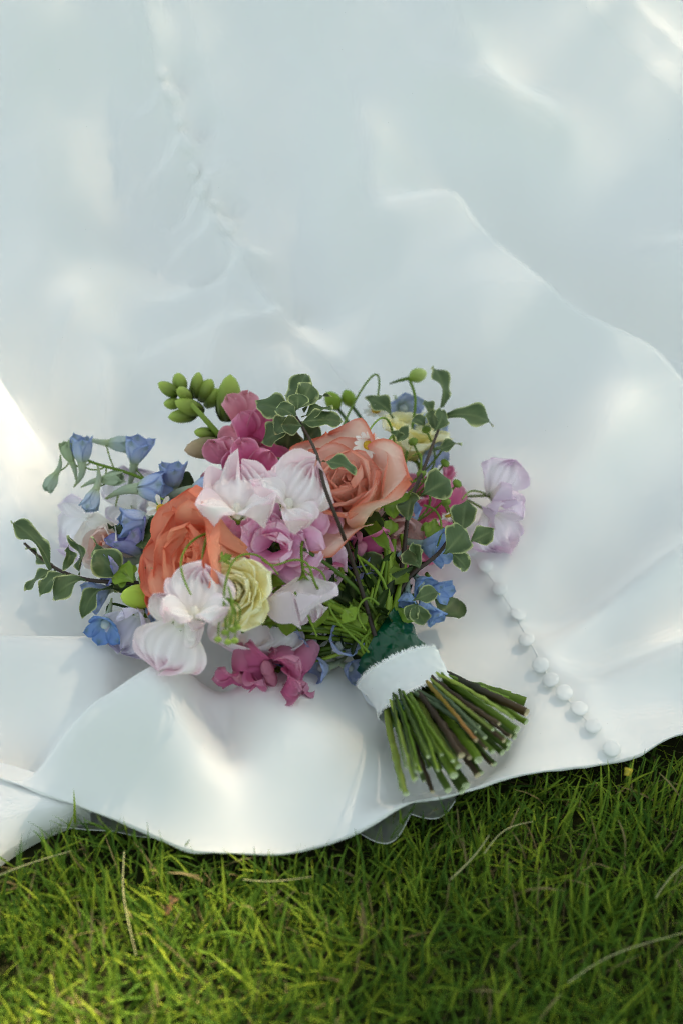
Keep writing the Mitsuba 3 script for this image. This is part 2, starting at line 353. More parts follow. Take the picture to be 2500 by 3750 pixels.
ins |= (x > -0.55) & (x < 0.6) & (y > -0.62) & (y < -0.1)
gp.add(*clear_of_dress(*grass_mesh(rng, x[~ins], y[~ins], 0.025, 0.06, (0.003, 0.006), 1.0)))
gp.put("grass", "blade", smooth=False)
labels["grass"] = {"label": "short green grass blades of the lawn in front of the dress", "kind": "stuff"}

# a broad-leaved tree up-sun of the dress, outside the picture; its crown shades most of the train
def to_shade(p):
    return p[..., :2] - SUN[:2] * ((p[..., 2] - 0.05) / SUN[2])[..., None]
GAPS = [  # (px, py, radius px x, radius px y, rotation, openness)
    (0, 1420, 100, 200, 0.0, .66), (380, 1470, 50, 120, 0.25, 0.28), (2480, 60, 120, 150, 0, .6),
    (900, 3000, 500, 180, 0.0, 0.45), (80, 2520, 330, 180, 0, 0.28), (1150, 2830, 330, 240, 0, 0.42),
    (150, 3700, 1000, 330, 0.25, 1.0), (2250, 2420, 420, 200, 0.5, 0.3), (1760, 2450, 200, 330, 0.3, 0.33), (1850, 260, 240, 110, -0.6, 0.28), (-60, 3120, 330, 160, 0, .7)]
gaps = []
for px, py, rx, ry, rot, op in GAPS:
    c, ex = hit(px, py), hit(px + rx * math.cos(rot), py - rx * math.sin(rot)); ey = hit(px + ry * math.sin(rot), py + ry * math.cos(rot))
    c, ex, ey = to_shade(c), to_shade(ex), to_shade(ey)
    gaps.append((c, np.linalg.inv(np.stack([ex - c, ey - c], 1)), op))
def openness(g):
    o = np.zeros(len(g))
    for c, M, op in gaps:
        q = (g - c) @ M.T
        o = np.maximum(o, op * np.clip(1.9 - 1.25 * np.linalg.norm(q, axis=1), 0, 1))
    return o
rng = np.random.default_rng(5)
CC = np.array([0.0, 0.35, 0.05]) + SUN * 6.4
n = 62000
q = rng.normal(size=(n, 3)); q = unit(q) * rng.random(n)[:, None] ** 0.42
cl = meshkit.noise(q * 2.2 + 9, 3)
lp = CC + q * np.array([2.0, 2.0, 1.25])
keep = (rng.random(n) > openness(to_shade(lp))) & (cl > 0.12)
lp = lp[keep]; n = len(lp)
def leaf_cloud(lp, size, rng):
    n = len(lp)
    a = unit(rng.normal(size=(n, 3)) + [0, 0, -0.3]); b = unit(np.cross(a, rng.normal(size=(n, 3)))); nn = np.cross(a, b)
    s = rng.uniform(0.7, 1.25, n)[:, None] * size
    pts = [lp - a * s, lp - b * s * 0.5 + nn * s * 0.12, lp + b * s * 0.5 + nn * s * 0.12, lp + a * s]
    v = np.stack(pts, 1).reshape(-1, 3); k = np.arange(n)[:, None] * 4
    f = np.concatenate([k + [0, 2, 1], k + [1, 2, 3]], 0)
    t = rng.random(n)[:, None]
    c = np.repeat(np.array([.035, .075, .015]) * (1 - t) + np.array([.075, .12, .02]) * t, 4, 0)
    return v, f, c
tree = thing("shade_tree", "broad leaved green tree on the lawn that shades the dress", "tree")
Part().add(*leaf_cloud(lp, 0.028, rng)).put("crown", "blade", smooth=False, parent=tree)
tb = Part(); base = CC + np.array([1.6, -1.5, 0]); base[2] = -0.05
top = CC + [1.0, -1.0, 0.3]
mid = np.array([CC[0] + 1.4, CC[1] - 1.4, 2.8])
tb.add(*tube([base, mid * [1, 1, .5] + [0.03, 0, 0], mid, top], [0.24, 0.17, 0.13, 0.03], 14, 30, cols=[(.1, .1, .1)]))
for k in range(9):
    s = mid + (top - mid) * (k / 10); e = CC + unit(rng.normal(size=3)) * np.array([1.5, 1.5, 0.9])
    tb.add(*tube([s, (s + e) / 2 + [0, 0, 0.15], e], [0.026, 0.014, 0.004], 8, 12, cols=[(.1, .1, .1)]))
tb.put("trunk", "bark", parent=tree)
# ---------------------------------------------------------------- the bouquet: builders for its flowers
BQ = thing("bouquet", "mixed wildflower bridal bouquet of roses, sweet peas and delphiniums lying on the white train", "bouquet")
def vd(r, u, t): return unit(r * RIGHT + u * UPV - t * FWD)
def frame2(axis, up):
    z = unit(axis); y = np.asarray(up, float); y = unit(y - z * (y @ z)); return np.stack([np.cross(y, z), y, z], 1)
def lin(r, g, b, k=1.0): return k * (np.array([r, g, b]) / 255.0) ** 2.2

def petal(L, W, th0, th1, p=2.0, R=1.0, ruff=0.0, freq=5.0, um=0.6, bw=0.35, notch=0.0, seed=0, nu=13, nv=11, cols=None, vein=0.06, point=0.0, crease=0.0, frill=1.0):
    """A petal that grows from the origin along z and outwards along y; (v, f, c)."""
    u, v = np.linspace(0, 1, nu), np.linspace(-1, 1, nv)
    w = np.where(u < um, bw + (1 - bw) * np.sin(np.clip(u / um, 0, 1) * np.pi / 2) ** 1.2, np.sqrt(np.clip(1 - ((u - um) / (1 - um)) ** 2.4, 0.0, 1)))
    w = np.maximum(w, 0.05) * W / 2
    uu = np.linspace(0, 1, 60); th = th0 + (th1 - th0) * uu ** p
    rr, zz = np.r_[0, np.cumsum(np.sin(th[:-1]))] / 59 * L, np.r_[0, np.cumsum(np.cos(th[:-1]))] / 59 * L
    U = u[:, None] * (1 - notch * np.exp(-(v[None] / 0.28) ** 2) * u[:, None] ** 3 + point * np.exp(-(v[None] / 0.22) ** 2) * u[:, None] ** 4)
    U = np.clip(U, 0, 1.2)
    r = np.interp(U, uu, rr) + np.maximum(U - 1, 0) * L * math.sin(th1); z = np.interp(U, uu, zz) + np.maximum(U - 1, 0) * L * math.cos(th1)
    TH = th0 + (th1 - th0) * np.clip(U, 0, 1) ** p
    rng = np.random.default_rng(seed + 101)
    ph, ph2 = rng.uniform(0, 6.28, 2)
    side = v[None] * w[:, None]
    phi = side / R
    x = R * np.sin(phi); inn = R * (1 - np.cos(phi))
    edge = np.maximum(np.abs(v)[None] ** 2, u[:, None] ** 3) * u[:, None]
    n1 = meshkit.noise(np.stack([side / W * 3 + ph, U * 2.5 + ph2, U * 0 + seed * 1.7], -1), seed) - 0.5
    off = ruff * L * edge * (np.sin(freq * (v[None] * 1.6 + 0.6 * u[:, None]) + ph) * 0.6 + np.sin(freq * 1.9 * v[None] + ph2) * 0.4 + np.sin(freq * 3.7 * (v[None] + 0.5 * U) + ph2 * 2) * 0.26 * edge * frill) + (0.10 * L * n1 * (0.3 + ruff * 3)) * u[:, None]
    off = off - inn + crease * np.abs(v)[None] ** 1.2 * w[:, None] * u[:, None]
    y, zz2 = r + off * np.cos(TH), z - off * np.sin(TH)
    V = np.stack([x, y, zz2], -1).reshape(-1, 3)
    cb, cm, ct, ce = [np.asarray(k, float) for k in cols]
    t = u[:, None, None]
    C = np.where(t < 0.45, cb + (cm - cb) * (t / 0.45), cm + (ct - cm) * ((t - 0.45) / 0.55)) + np.zeros((nu, nv, 1))
    e = (np.clip(np.maximum(np.abs(v)[None], u[:, None] ** 1.5) - 0.72, 0, 1) / 0.28)[..., None] ** 1.3 * np.clip(t * 2 - 0.3, 0, 1)
    C = C * (1 - e) + ce * e
    n2 = meshkit.noise(np.stack([v[None] * 9 + 0 * U, U * 1.5, U * 0 + seed], -1), seed + 3) - 0.5
    C = C * (1 + vein * 2 * n2[..., None] + 0.25 * vein * rng.normal())
    return V, grid_faces(nu, nv), C.reshape(-1, 3)

def spun(V, az, r0=0.0, dz=0.0):
    c, s = math.cos(az), math.sin(az)
    V = V + [0, r0, dz]
    return np.stack([V[:, 0] * c - V[:, 1] * s, V[:, 0] * s + V[:, 1] * c, V[:, 2]], 1)

def holder(name, label):
    key = numbered(f"{BQ}__{name}"); labels[key] = {"label": label}; return key

def piece(parent, name, V, f, c, bsdf="petal"):
    return Part().add(V, f, c).put(name, bsdf, parent=parent)

def blob(rx, rz, n=10, m=8, ridges=0, amp=0.12, taper=0.0):
    """A bud: base at the origin, growing along z to height rz."""
    t = np.linspace(0, 1, m); prof = rx * np.sin(np.pi * np.clip(t, 0.03, 0.975)) ** 0.55 * (1 - taper * t)
    prof[0] = prof[-1] = 1e-5; t[0], t[-1] = 0, 1
    a = np.arange(n) / n * 2 * np.pi
    k = 1 + (amp * np.cos(ridges * a) if ridges else 0)
    V = np.stack([prof[:, None] * np.cos(a) * k, prof[:, None] * np.sin(a) * k, t[:, None] * rz + 0 * a[None]], -1).reshape(-1, 3)
    return V, grid_faces(m, n, True)[:, [0, 2, 1]]

GREEN, PALEG, DARKG = lin(96, 122, 38), lin(165, 185, 85), lin(46, 66, 26)
stems_at = []   # where the flowers' stalks leave: (point, radius, colour)

def sepals(par, M, o, n, L, W, th0, th1, col=GREEN, r0=0.0, z0=0.0):
    p = Part()
    for k in range(n):
        V, f, c = petal(L, W, th0, th1, 1.5, 0.5 * W + 1e-4, 0.05, 4, 0.35, 0.6, seed=k, nu=7, nv=5, cols=[col * .8, col, col * 1.1, col * 1.2])
        p.add(spun(V, k * 2 * np.pi / n + 0.3, r0, z0) @ M.T + o, f, c)
    return p.put("sepal_whorl", "leafy", parent=par)

def rose(name, label, o, axis, size, cols, n=24, open_=1.0, seed=0, roll=0.0, ruff=0.05, point=0.0, wide=1.0, p=2.2):
    par = holder(name, label); M = frame(axis, roll); rng = np.random.default_rng(seed)
    for k in range(n):
        f = k / (n - 1)
        L = size * (0.66 + 0.46 * f) * rng.uniform(0.93, 1.06); W = size * wide * (0.50 + 0.78 * f) * rng.uniform(0.9, 1.08)
        th0 = math.radians((-6 + 46 * f * open_) + rng.normal(0, 3)); th1 = math.radians(-22 + (25 + 92 * f ** 1.6) * open_ + rng.normal(0, 7) * (0.4 + f))
        R = size * (0.13 + 0.46 * f)
        V, fc, c = petal(L, W, th0, th1, p, R, ruff * (0.5 + f), rng.uniform(3, 5), 0.66, 0.35, 0.06 * rng.random(), seed * 50 + k, nu=16, nv=13, cols=[(1 - f) * a + f * b for a, b in zip(*cols)], point=point * rng.random())
        V = spun(V, k * 2.4 + rng.normal(0, 0.15), size * (0.015 + 0.10 * f), size * 0.12 * (1 - f))
        piece(par, "petal", V @ M.T + o, fc, c)
    sepals(par, M, o, 5, size * 0.7, size * 0.22, 1.3, 2.0)
    stems_at.append((o - M[:, 2] * size * 0.06, 0.0028, GREEN * .8, M[:, 2]))
    return par

def pompon(name, label, o, axis, size, cols, n=46, seed=0):
    """A double flower: many loose notched petals standing out over a dome."""
    par = holder(name, label); M = frame(axis, 0); rng = np.random.default_rng(seed)
    for k in range(n):
        f = (k + .5) / n; az = rng.uniform(0, 6.28) if f < .4 else k * 2.4 + rng.normal(0, .35); pol = .25 + 1.5 * f ** .7 + rng.normal(0, .08)
        L = size * (.40 + .42 * f) * rng.uniform(.85, 1.15)
        a, b = [np.array([cols[0], cols[1]])[i] for i in (0, 1)]
        V, fc, c = petal(L, L * rng.uniform(.75, 1.1), pol * .62 + rng.normal(0, .1), pol * 1.18 + rng.normal(.05, .28), 1.2, size * .5, .13, 4.6, .62, .3, .14, seed * 60 + k, 11, 9, [(1 - f) * p_ + f * q_ for p_, q_ in zip(*cols)], vein=.09)
        piece(par, "petal", spun(V, az, size * .05 + size * .20 * f, size * .34 * (1 - f ** 1.5)) @ M.T + o, fc, c)
    stems_at.append((o - M[:, 2] * size * 0.06, 0.0022, GREEN * .8, M[:, 2]))
    return par

def sweet_pea(name, label, o, axis, up, size, base, edge, seed=0, banner=(50, 98), wing=(12, 62), ruff=0.15, stalk=True, calyx=True, wide=1.5):
    par = holder(name, label); M = frame2(axis, up); rng = np.random.default_rng(seed)
    inner = base * 0.5 + 0.5 * lin(222, 226, 190)
    V, f, c = petal(size, size * wide, math.radians(banner[0]), math.radians(banner[1]), 0.9, size * 2.2, ruff * 1.5, 7.4, 0.58, 0.18, 0.12, seed * 9 + 1, 24, 43, [inner, base, base, edge], vein=0.20, crease=0.22, frill=2.6)
    piece(par, "banner_petal", spun(V, rng.normal(0, .08), 0, 0) @ M.T + o, f, c)
    for s in (-1, 1):
        V, f, c = petal(size * rng.uniform(.74, .9), size * rng.uniform(.66, .8), math.radians(wing[0] + rng.normal(0, 5)), math.radians(wing[1] + rng.normal(0, 10)), 1.1, size * 0.7, ruff * 1.4, 5.2, 0.62, 0.2, 0.05, seed * 9 + 3 + s, 18, 27, [inner, base * 1.02, base, edge], vein=0.18, frill=2.4)
        piece(par, "wing_petal", spun(V, math.pi + s * rng.uniform(.6, 1.2), size * 0.04, size * 0.10) @ M.T + o, f, c)
    V, f = blob(size * 0.12, size * 0.38, 9, 8, taper=0.3)
    piece(par, "keel_petal", V @ M.T + o + M[:, 2] * size * 0.04 - M[:, 1] * size * .05, f, np.tile(inner, (len(V), 1)))
    if calyx: sepals(par, M, o - M[:, 2] * size * 0.10, 5, size * 0.30, size * 0.12, 0.5, 0.9, GREEN * 1.1)
    if stalk: stems_at.append((o - M[:, 2] * size * 0.1, 0.0010, GREEN, M[:, 2]))
    return par

def snap_floret(par, o, axis, up, size, dark, light, seed=0):
    M = frame2(axis, up); p = Part(); rng = np.random.default_rng(seed)
    t = np.linspace(0, 1, 9); prof = size * (0.17 + 0.13 * np.sin(t * 2.4)); a = np.arange(12) / 12 * 2 * np.pi
    V = np.stack([prof[:, None] * np.cos(a), prof[:, None] * np.sin(a) * 0.85, (t[:, None] - 1) * size * 0.75 + 0 * a], -1).reshape(-1, 3)
    c = light * 1.05 + (dark - light) * np.repeat(t, 12)[:, None]
    p.add(V @ M.T + o, grid_faces(9, 12, True), c)
    for az, L, W, a0, a1 in ((0.42, .62, .62, 12, 105), (-0.42, .62, .62, 12, 100), (2.25, .55, .6, 40, 165), (-2.25, .55, .6, 40, 160), (3.14, .55, .55, 40, 170)):
        V, f, cc = petal(size * L, size * W, math.radians(a0 + rng.normal(0, 8)), math.radians(a1 + rng.normal(0, 12)), 1.2, size * 0.36, 0.20, 5.2, 0.6, 0.45, 0.10, seed * 7 + int(az * 9), 14, 17, [dark * .9, dark, dark * 0.6 + light * .4, light])
        p.add(spun(V, az, size * 0.22, -size * 0.05) @ M.T + o, f, cc)
    V, f = blob(size * 0.17, size * 0.26, 12, 10)
    V = V + .04 * size * (meshkit.noise(V / size * 9, seed) - .5)[:, None]
    for s in (-1, 1):
        p.add((V * [1, .7, 1] + [s * size * 0.09, -size * 0.12, -size * 0.10]) @ M.T + o, f, np.tile(dark * .55 + light * 0.40 + 0.05 * lin(225, 195, 110), (len(V), 1)))
    k = p.put("floret", "petal", parent=par)
    return k

def bud(par, o, axis, size, col, tip, fat=0.42, calyx=True, seed=0, name="bud"):
    M = frame(axis, seed * 1.3); p = Part()
    V, f = blob(size * fat, size, 12, 12, 3, 0.08, 0.12)
    t = np.clip(V[:, 2:] / size, 0, 1)
    p.add(V @ M.T + o, f, col + (tip - col) * t ** 1.5)
    if calyx:
        for k in range(4):
            V, f, c = petal(size * 0.62, size * 0.46, math.radians(42), math.radians(-8), 0.8, size * 0.4, 0.02, 4, 0.45, 0.5, seed=k + seed, nu=7, nv=5, cols=[col * .55, col * .65, col * .8, col * .9])
            p.add(spun(V, k * 1.57, 0.04 * size) @ M.T + o, f, c)
    return p.put(name, "leafy", parent=par)

DB = (lin(156, 172, 130), lin(160, 174, 216), lin(140, 158, 208), lin(108, 130, 190))
DV = (lin(140, 150, 130), lin(150, 150, 215), lin(128, 128, 195), lin(95, 95, 165))
def delph(par, o, axis, size, seed=0, open_=0.25, cols=DB, spur=(0, 0, 1.0), green=0.0):
    """A delphinium floret at o that opens along axis, its spur bent behind it."""
    M = frame(axis, seed * 0.77); p = Part(); rng = np.random.default_rng(seed)
    cols = [k * (1 - green) + green * lin(150, 170, 110) for k in cols]
    for k in range(5):
        V, f, c = petal(size * rng.uniform(.92, 1.06), size * 0.80, math.radians(36 + 40 * open_), math.radians(-14 + 120 * open_ + rng.normal(0, 6)), 0.8, size * 0.42, 0.05, 4, 0.6, 0.4, seed=seed * 5 + k, nu=12, nv=9, cols=cols, point=0.05)
        u = np.repeat(np.linspace(0, 1, 12), 9); v = np.tile(np.linspace(-1, 1, 9), 12)
        sp = np.exp(-((u - 0.86) / 0.09) ** 2 - (v / 0.3) ** 2)[:, None] * 0.85
        p.add(spun(V, k * 2 * np.pi / 5, size * 0.05) @ M.T + o, f, c * (1 - sp) + sp * lin(70, 95, 50))
    V, f = blob(size * 0.16, size * 0.5, 8, 6)
    p.add(V @ M.T + o, f, np.tile(lin(215, 222, 205), (len(V), 1)))
    b = unit(-M[:, 2] + 0.55 * np.asarray(spur))
    p.add(*tube([o + M[:, 2] * size * 0.06, o - M[:, 2] * size * 0.35, o - M[:, 2] * size * 0.45 + b * size * 0.55], [size * 0.16, size * 0.11, size * 0.03], 8, 12, cols=[cols[0], lin(140, 155, 130), lin(125, 140, 80)]))
    return p.put("floret", "petal", parent=par)

def daisy(name, label, o, axis, size, seed=0, n=13, droop=95):
    par = holder(name, label); M = frame(axis, seed); rng = np.random.default_rng(seed)
    p = Part()
    for k in range(n):
        V, f, c = petal(size * rng.uniform(.9, 1.1), size * 0.42, math.radians(60), math.radians(droop + rng.normal(0, 14)), 1, size, 0.05, 3, 0.7, 0.5, 0.12, seed + k, 6, 5, [lin(235, 235, 215)] * 2 + [lin(245, 245, 240)] * 2, vein=0.02)
        p.add(spun(V, k * 2 * np.pi / n, size * 0.33) @ M.T + o, f, c)
    p.put("petal_ring", "petal", parent=par)
    V, f = blob(size * 0.42, size * 0.5, 12, 8)
    nz = meshkit.noise(V / size * 14, 3)[:, None]
    piece(par, "flower_centre", V @ M.T + o - M[:, 2] * size * 0.12, f, lin(205, 165, 45) * (0.6 + 0.7 * nz), "leafy")
    stems_at.append((o - M[:, 2] * size * 0.1, 0.0008, GREEN, M[:, 2]))
    return par

def leaf_mesh(b, t, nrm, W, curl=0.0, wave=0.06, fold_=0.25, cream=0.09, seed=0, green=(lin(86, 103, 66), lin(65, 84, 50)), edge=lin(190, 197, 138), nu=24, nv=13, um=0.55, tw=0.0):
    """A leaf from b to t facing nrm, with an uneven pale margin."""
    b, t = np.asarray(b, float), np.asarray(t, float); e = t - b; L = np.linalg.norm(e); e = e / L
    n = np.asarray(nrm, float); n = unit(n - e * (n @ e)); s = np.cross(e, n); W = W * .77
    u, v = np.linspace(0, 1, nu), np.linspace(-1, 1, nv)
    w = np.where(u < um, 0.10 + 0.90 * np.sin(np.clip((u - 0.06) / (um - 0.06), 0, 1) * np.pi / 2) ** 1.15, np.cos(np.clip((u - um) / (1 - um), 0, 1) * np.pi / 2) ** 0.95)
    w = np.maximum(w, 0.03) * W / 2
    rg = np.random.default_rng(seed + 900); ph = rg.uniform(0, 6.28, 4)
    wob = 1 + 0.10 * (meshkit.noise(np.stack([u[:, None] * 9 + 0 * v, np.sign(v)[None] * 3 + ph[0] + 0 * u[:, None], 0 * u[:, None] + seed + 0 * v], -1), 2) - 0.5) * 2 * np.abs(v)[None]
    X = v[None] * w[:, None] * wob
    Zo = fold_ * np.abs(X) + wave * L * 0.5 * np.abs(v)[None] ** 1.5 * np.sin(u[:, None] * 11 + ph[1] + np.where(v < 0, ph[2], 0)[None]) + curl * L * (u[:, None] * (1 - u[:, None]) * 4 * 0.25) * 1.0 - curl * 0.6 * L * np.clip(u[:, None] - 0.7, 0, 1) ** 2
    ta = tw * (u[:, None] - 0.3)
    Xr, Zr = X * np.cos(ta) - Zo * np.sin(ta), X * np.sin(ta) + Zo * np.cos(ta)
    V = b + u[:, None, None] * L * e + Xr[..., None] * s + Zr[..., None] * n
    d = np.minimum(1 - np.abs(v)[None] + 0 * u[:, None], (1 - u[:, None]) * 2.6 + 0 * v[None])
    jag = meshkit.noise(np.stack([u[:, None] * 13 + 0 * v, np.sign(v)[None] * 5 + 0 * u[:, None] + 0.5, 0 * v[None] + 0 * u[:, None] + seed * 3.1], -1), 4)
    m = np.clip((cream * (0.35 + 1.5 * jag) - d) / 0.06 + 0.3, 0, 1)[..., None] * np.clip(u[:, None, None] * 6 - 0.3, 0, 1)
    if cream <= 0: m = m * 0
    bl = meshkit.noise(np.stack([u[:, None] * 4 + 0 * v, v[None] * 3 + 0 * u[:, None], 0 * v[None] + 0 * u[:, None] + seed], -1), 7)[..., None]
    C = green[0] * bl + green[1] * (1 - bl)
    mid = np.exp(-(v[None, :, None] / 0.10) ** 2) * 0.35 * (1 - u[:, None, None])
    vn = 0.10 * np.cos((u[:, None, None] * 9 - np.abs(v)[None, :, None] * 2.2) * 2 * np.pi)
    C = C * (1 + vn * 0.6) * (1 - mid) + mid * lin(165, 175, 120)
    C = C * (1 - m) + edge * m
    return V.reshape(-1, 3), grid_faces(nu, nv), C.reshape(-1, 3)
# ---------------------------------------------------------------- the bouquet: its flowers in place
PEACH = ([lin(245, 175, 110), lin(243, 176, 132), lin(241, 186, 158), lin(232, 140, 112)], [lin(243, 195, 140), lin(244, 208, 186), lin(242, 196, 176), lin(208, 74, 46)])
CORAL = ([lin(250, 165, 75), lin(248, 155, 85), lin(246, 148, 95), lin(240, 118, 78)], [lin(246, 160, 90), lin(244, 148, 108), lin(240, 142, 112), lin(228, 100, 72)])
YELLOW = ([lin(246, 224, 80), lin(252, 238, 140), lin(253, 244, 175), lin(253, 248, 200)], [lin(240, 222, 90), lin(250, 238, 150), lin(252, 244, 180), lin(253, 248, 205)])
PINK = ([lin(222, 110, 170), lin(238, 150, 200), lin(244, 175, 216), lin(250, 205, 230)], [lin(216, 115, 172), lin(240, 162, 208), lin(246, 186, 222), lin(250, 212, 234)])
ORANGE = ([lin(225, 110, 60)] * 4, [lin(225, 190, 150), lin(232, 225, 210), lin(235, 230, 222), lin(232, 224, 218)])
rose("rose", "large peach rose with orange red petal edges, topmost of the roses", P(1320, 1885, .115), vd(-.26, .52, .80), .056, PEACH, 18, 0.98, 3, 0.4, 0.06, 0.14, 1.12)
rose("rose", "coral orange rose facing left, behind the pale yellow rose", P(905, 2105, .105), vd(-.66, .22, .60), .060, CORAL, 28, 0.72, 8, 1.2, 0.07, 0.1, 1.15, 1.9)
rose("rose", "pale yellow many petalled rose in front of the coral rose", P(890, 2165, .122), vd(-.20, .04, .96), .029, YELLOW, 34, 0.95, 15, 0.2, 0.08, 0.12, 1.05)
rose("rose", "half hidden cream and orange rose at the left behind the leaves", P(500, 2040, .068), vd(-.55, .2, .45), .038, ORANGE, 12, 0.6, 21, 0.2, 0.05)
rose("rose", "blurred pale yellow rose at the back behind the white daisy", P(1480, 1680, .085), vd(.25, .75, .35), .034, YELLOW, 18, 1.0, 31, 0.0, 0.08)
rose("rose", "dusty pink rose with drooping petals under the peach rose", P(1400, 1900, .085), vd(.25, -.3, .6), .036, ([lin(222, 160, 150)] * 4, [lin(215, 165, 155), lin(222, 172, 165), lin(225, 178, 172), lin(215, 150, 150)]), 10, 0.8, 41, 0.0, 0.09)
pompon("stock_flower", "double orchid pink flower below the white sweet peas", P(1015, 2000, .116), vd(-.02, .02, .98), .050, PINK, 46, 51)

W1, E1 = lin(247, 238, 237), lin(244, 210, 222)
L1, E2 = lin(232, 218, 230), lin(214, 184, 212)
sweet_pea("sweet_pea", "white sweet pea at the top centre, left of the pair above the orchid pink flower", P(872, 1905, .158), vd(-.02, .80, .58), vd(.1, .2, -1),   .037, W1, E1, 1, (16, 84), (22, 105), .22, stalk=False, wide=1.3)
sweet_pea("sweet_pea", "white sweet pea with tall curled petal, right of the pair above the orchid pink flower", P(1045, 1875, .152), vd(.30, .62, .70), vd(.4, .3, -.9),   .038, W1, E1, 2, (6, 70), (22, 112), .26, wide=1.25)
sweet_pea("sweet_pea", "large pale pink sweet pea hanging over the front fold of the train", P(675, 2270, .120), vd(-.32, -.30, .88), vd(-.5, -.9, -.2), .036, lin(243, 230, 232), lin(238, 210, 222), 3, (45, 80), (25, 80), 0.13)
sweet_pea("sweet_pea", "pale pink sweet pea just left of the pale yellow rose", P(715, 2270, .134), vd(.05, .75, .62), vd(.1, .3, -1), .032, W1, E1, 4, (20, 80), (30, 105), 0.22, stalk=False)
sweet_pea("sweet_pea", "broad white sweet pea seen from behind, lowest in front of the stems", P(955, 2195, .094), vd(-.12, -.9, .1), vd(.05, .2, .98), .040, lin(240, 234, 237), lin(230, 214, 224), 5, (6, 24), (4, 22), 0.12, wide=1.7)
sweet_pea("sweet_pea", "small crumpled pale pink sweet pea nodding above the loose stems", P(1110, 2110, .128), vd(.05, -.9, .3), vd(-.2, .3, .9), .031, lin(238, 226, 232), lin(232, 206, 222), 6, (18, 50), (8, 40), 0.22, wide=1.75)
sweet_pea("sweet_pea", "lilac sweet pea standing out to the right over the buttons", P(1790, 1815, .066), vd(.62, .02, .6), vd(.35, 1, .1), .033, L1, E2, 7, (35, 85), (15, 60), 0.17)
sweet_pea("sweet_pea", "lower lilac sweet pea at the right, half behind variegated leaves", P(1780, 1870, .062), vd(.5, -.3, .6), vd(.5, -1, .1), .033, L1, E2, 8, (35, 80), (15, 60), 0.17)
sweet_pea("sweet_pea", "faint white sweet pea at the far left behind the leafy sprig", P(370, 1905, .056), vd(-.5, .0, .6), vd(-.7, -.5, .1), .037, lin(232, 226, 232), lin(222, 206, 226), 9, (40, 85), (15, 60), 0.12)
sweet_pea("sweet_pea", "faint white sweet pea behind the delphiniums at the left", P(500, 1880, .062), vd(-.2, .2, .8), vd(-.2, 1, .1), .035, lin(232, 226, 232), lin(216, 200, 222), 10, (45, 90), (15, 60), 0.14)
sweet_pea("sweet_pea", "small lilac sweet pea low at the left beside a blue floret", P(520, 2240, .080), vd(-.2, -.3, .9), vd(-.4, -.8, .1), .032, lin(205, 198, 216), lin(190, 180, 208), 11, (40, 80), (15, 40), 0.08)

SD, SL = lin(190, 62, 112), lin(216, 130, 160)
sp = holder("snapdragon", "pink snapdragon spike with green buds at the top left of the bouquet")
for k, (px, py, z, ax, s) in enumerate(((890, 1555, .135, vd(.15, .5, .8), .024), (925, 1640, .135, vd(.3, .25, .9), .029), (850, 1720, .125, vd(-.55, .1, .7), .027), (930, 1735, .14, vd(.05, -.25, .95), .028), (965, 1670, .115, vd(.8, .2, .4), .024))):
    mix_ = 0.5 if k == 0 else (0.25 if k == 2 else 0)
    snap_floret(sp, P(px, py, z), ax, vd(-.2 + .1 * k, 1, 0), s * 1.38, SD * (1 - mix_) + mix_ * lin(205, 130, 130), SL * (1 - mix_) + mix_ * lin(220, 165, 160), 60 + k)
rng_b = np.random.default_rng(12)
line = spline([P(640, 1425, .145), P(720, 1500, .142), P(800, 1590, .13), P(900, 1700, .11), P(1010, 1850, .09)], 40)
piece(sp, "spike_stem", *tube(line[::4], [.0016, .0024, .003], 8, 20, cols=[PALEG * .8, GREEN * 1.1, GREEN]), bsdf="leafy")
for k, (px, py, dz, ax, s, m) in enumerate(((635, 1440, 0, vd(-.7, .5, .3), .013, 0), (665, 1425, 0, vd(-.2, .9, .4), .012, 0), (690, 1455, .004, vd(-.5, .5, .7), .013, 0), (715, 1440, 0, vd(.2, 1, .2), .014, 0), (650, 1475, 0, vd(-.8, -.1, .5), .012, 0), (740, 1455, 0, vd(.5, .9, .2), .013, 0), (720, 1500, .003, vd(-.9, .35, .5), .020, .8), (700, 1520, 0, vd(-1, -.1, .2), .014, .3), (765, 1475, 0, vd(.6, .75, .3), .015, .1), (830, 1510, .0, vd(.12, 1, .2), .024, .9), (780, 1590, 0, vd(-.9, .1, .3), .015, .5), (800, 1635, 0, vd(-1, -.12, .2), .022, 1.2))):
    bud(sp, P(px, py, .143 - .0016 * k + dz) - ax * s * .3, ax, s * (1.38 + .16 * math.sin(k * 2.9)), GREEN * rng_b.uniform(.36, .55), PALEG if m < 1 else lin(190, 160, 130), 0.27 if m > .5 else .30 + .05 * math.sin(k * 1.7), True, k)
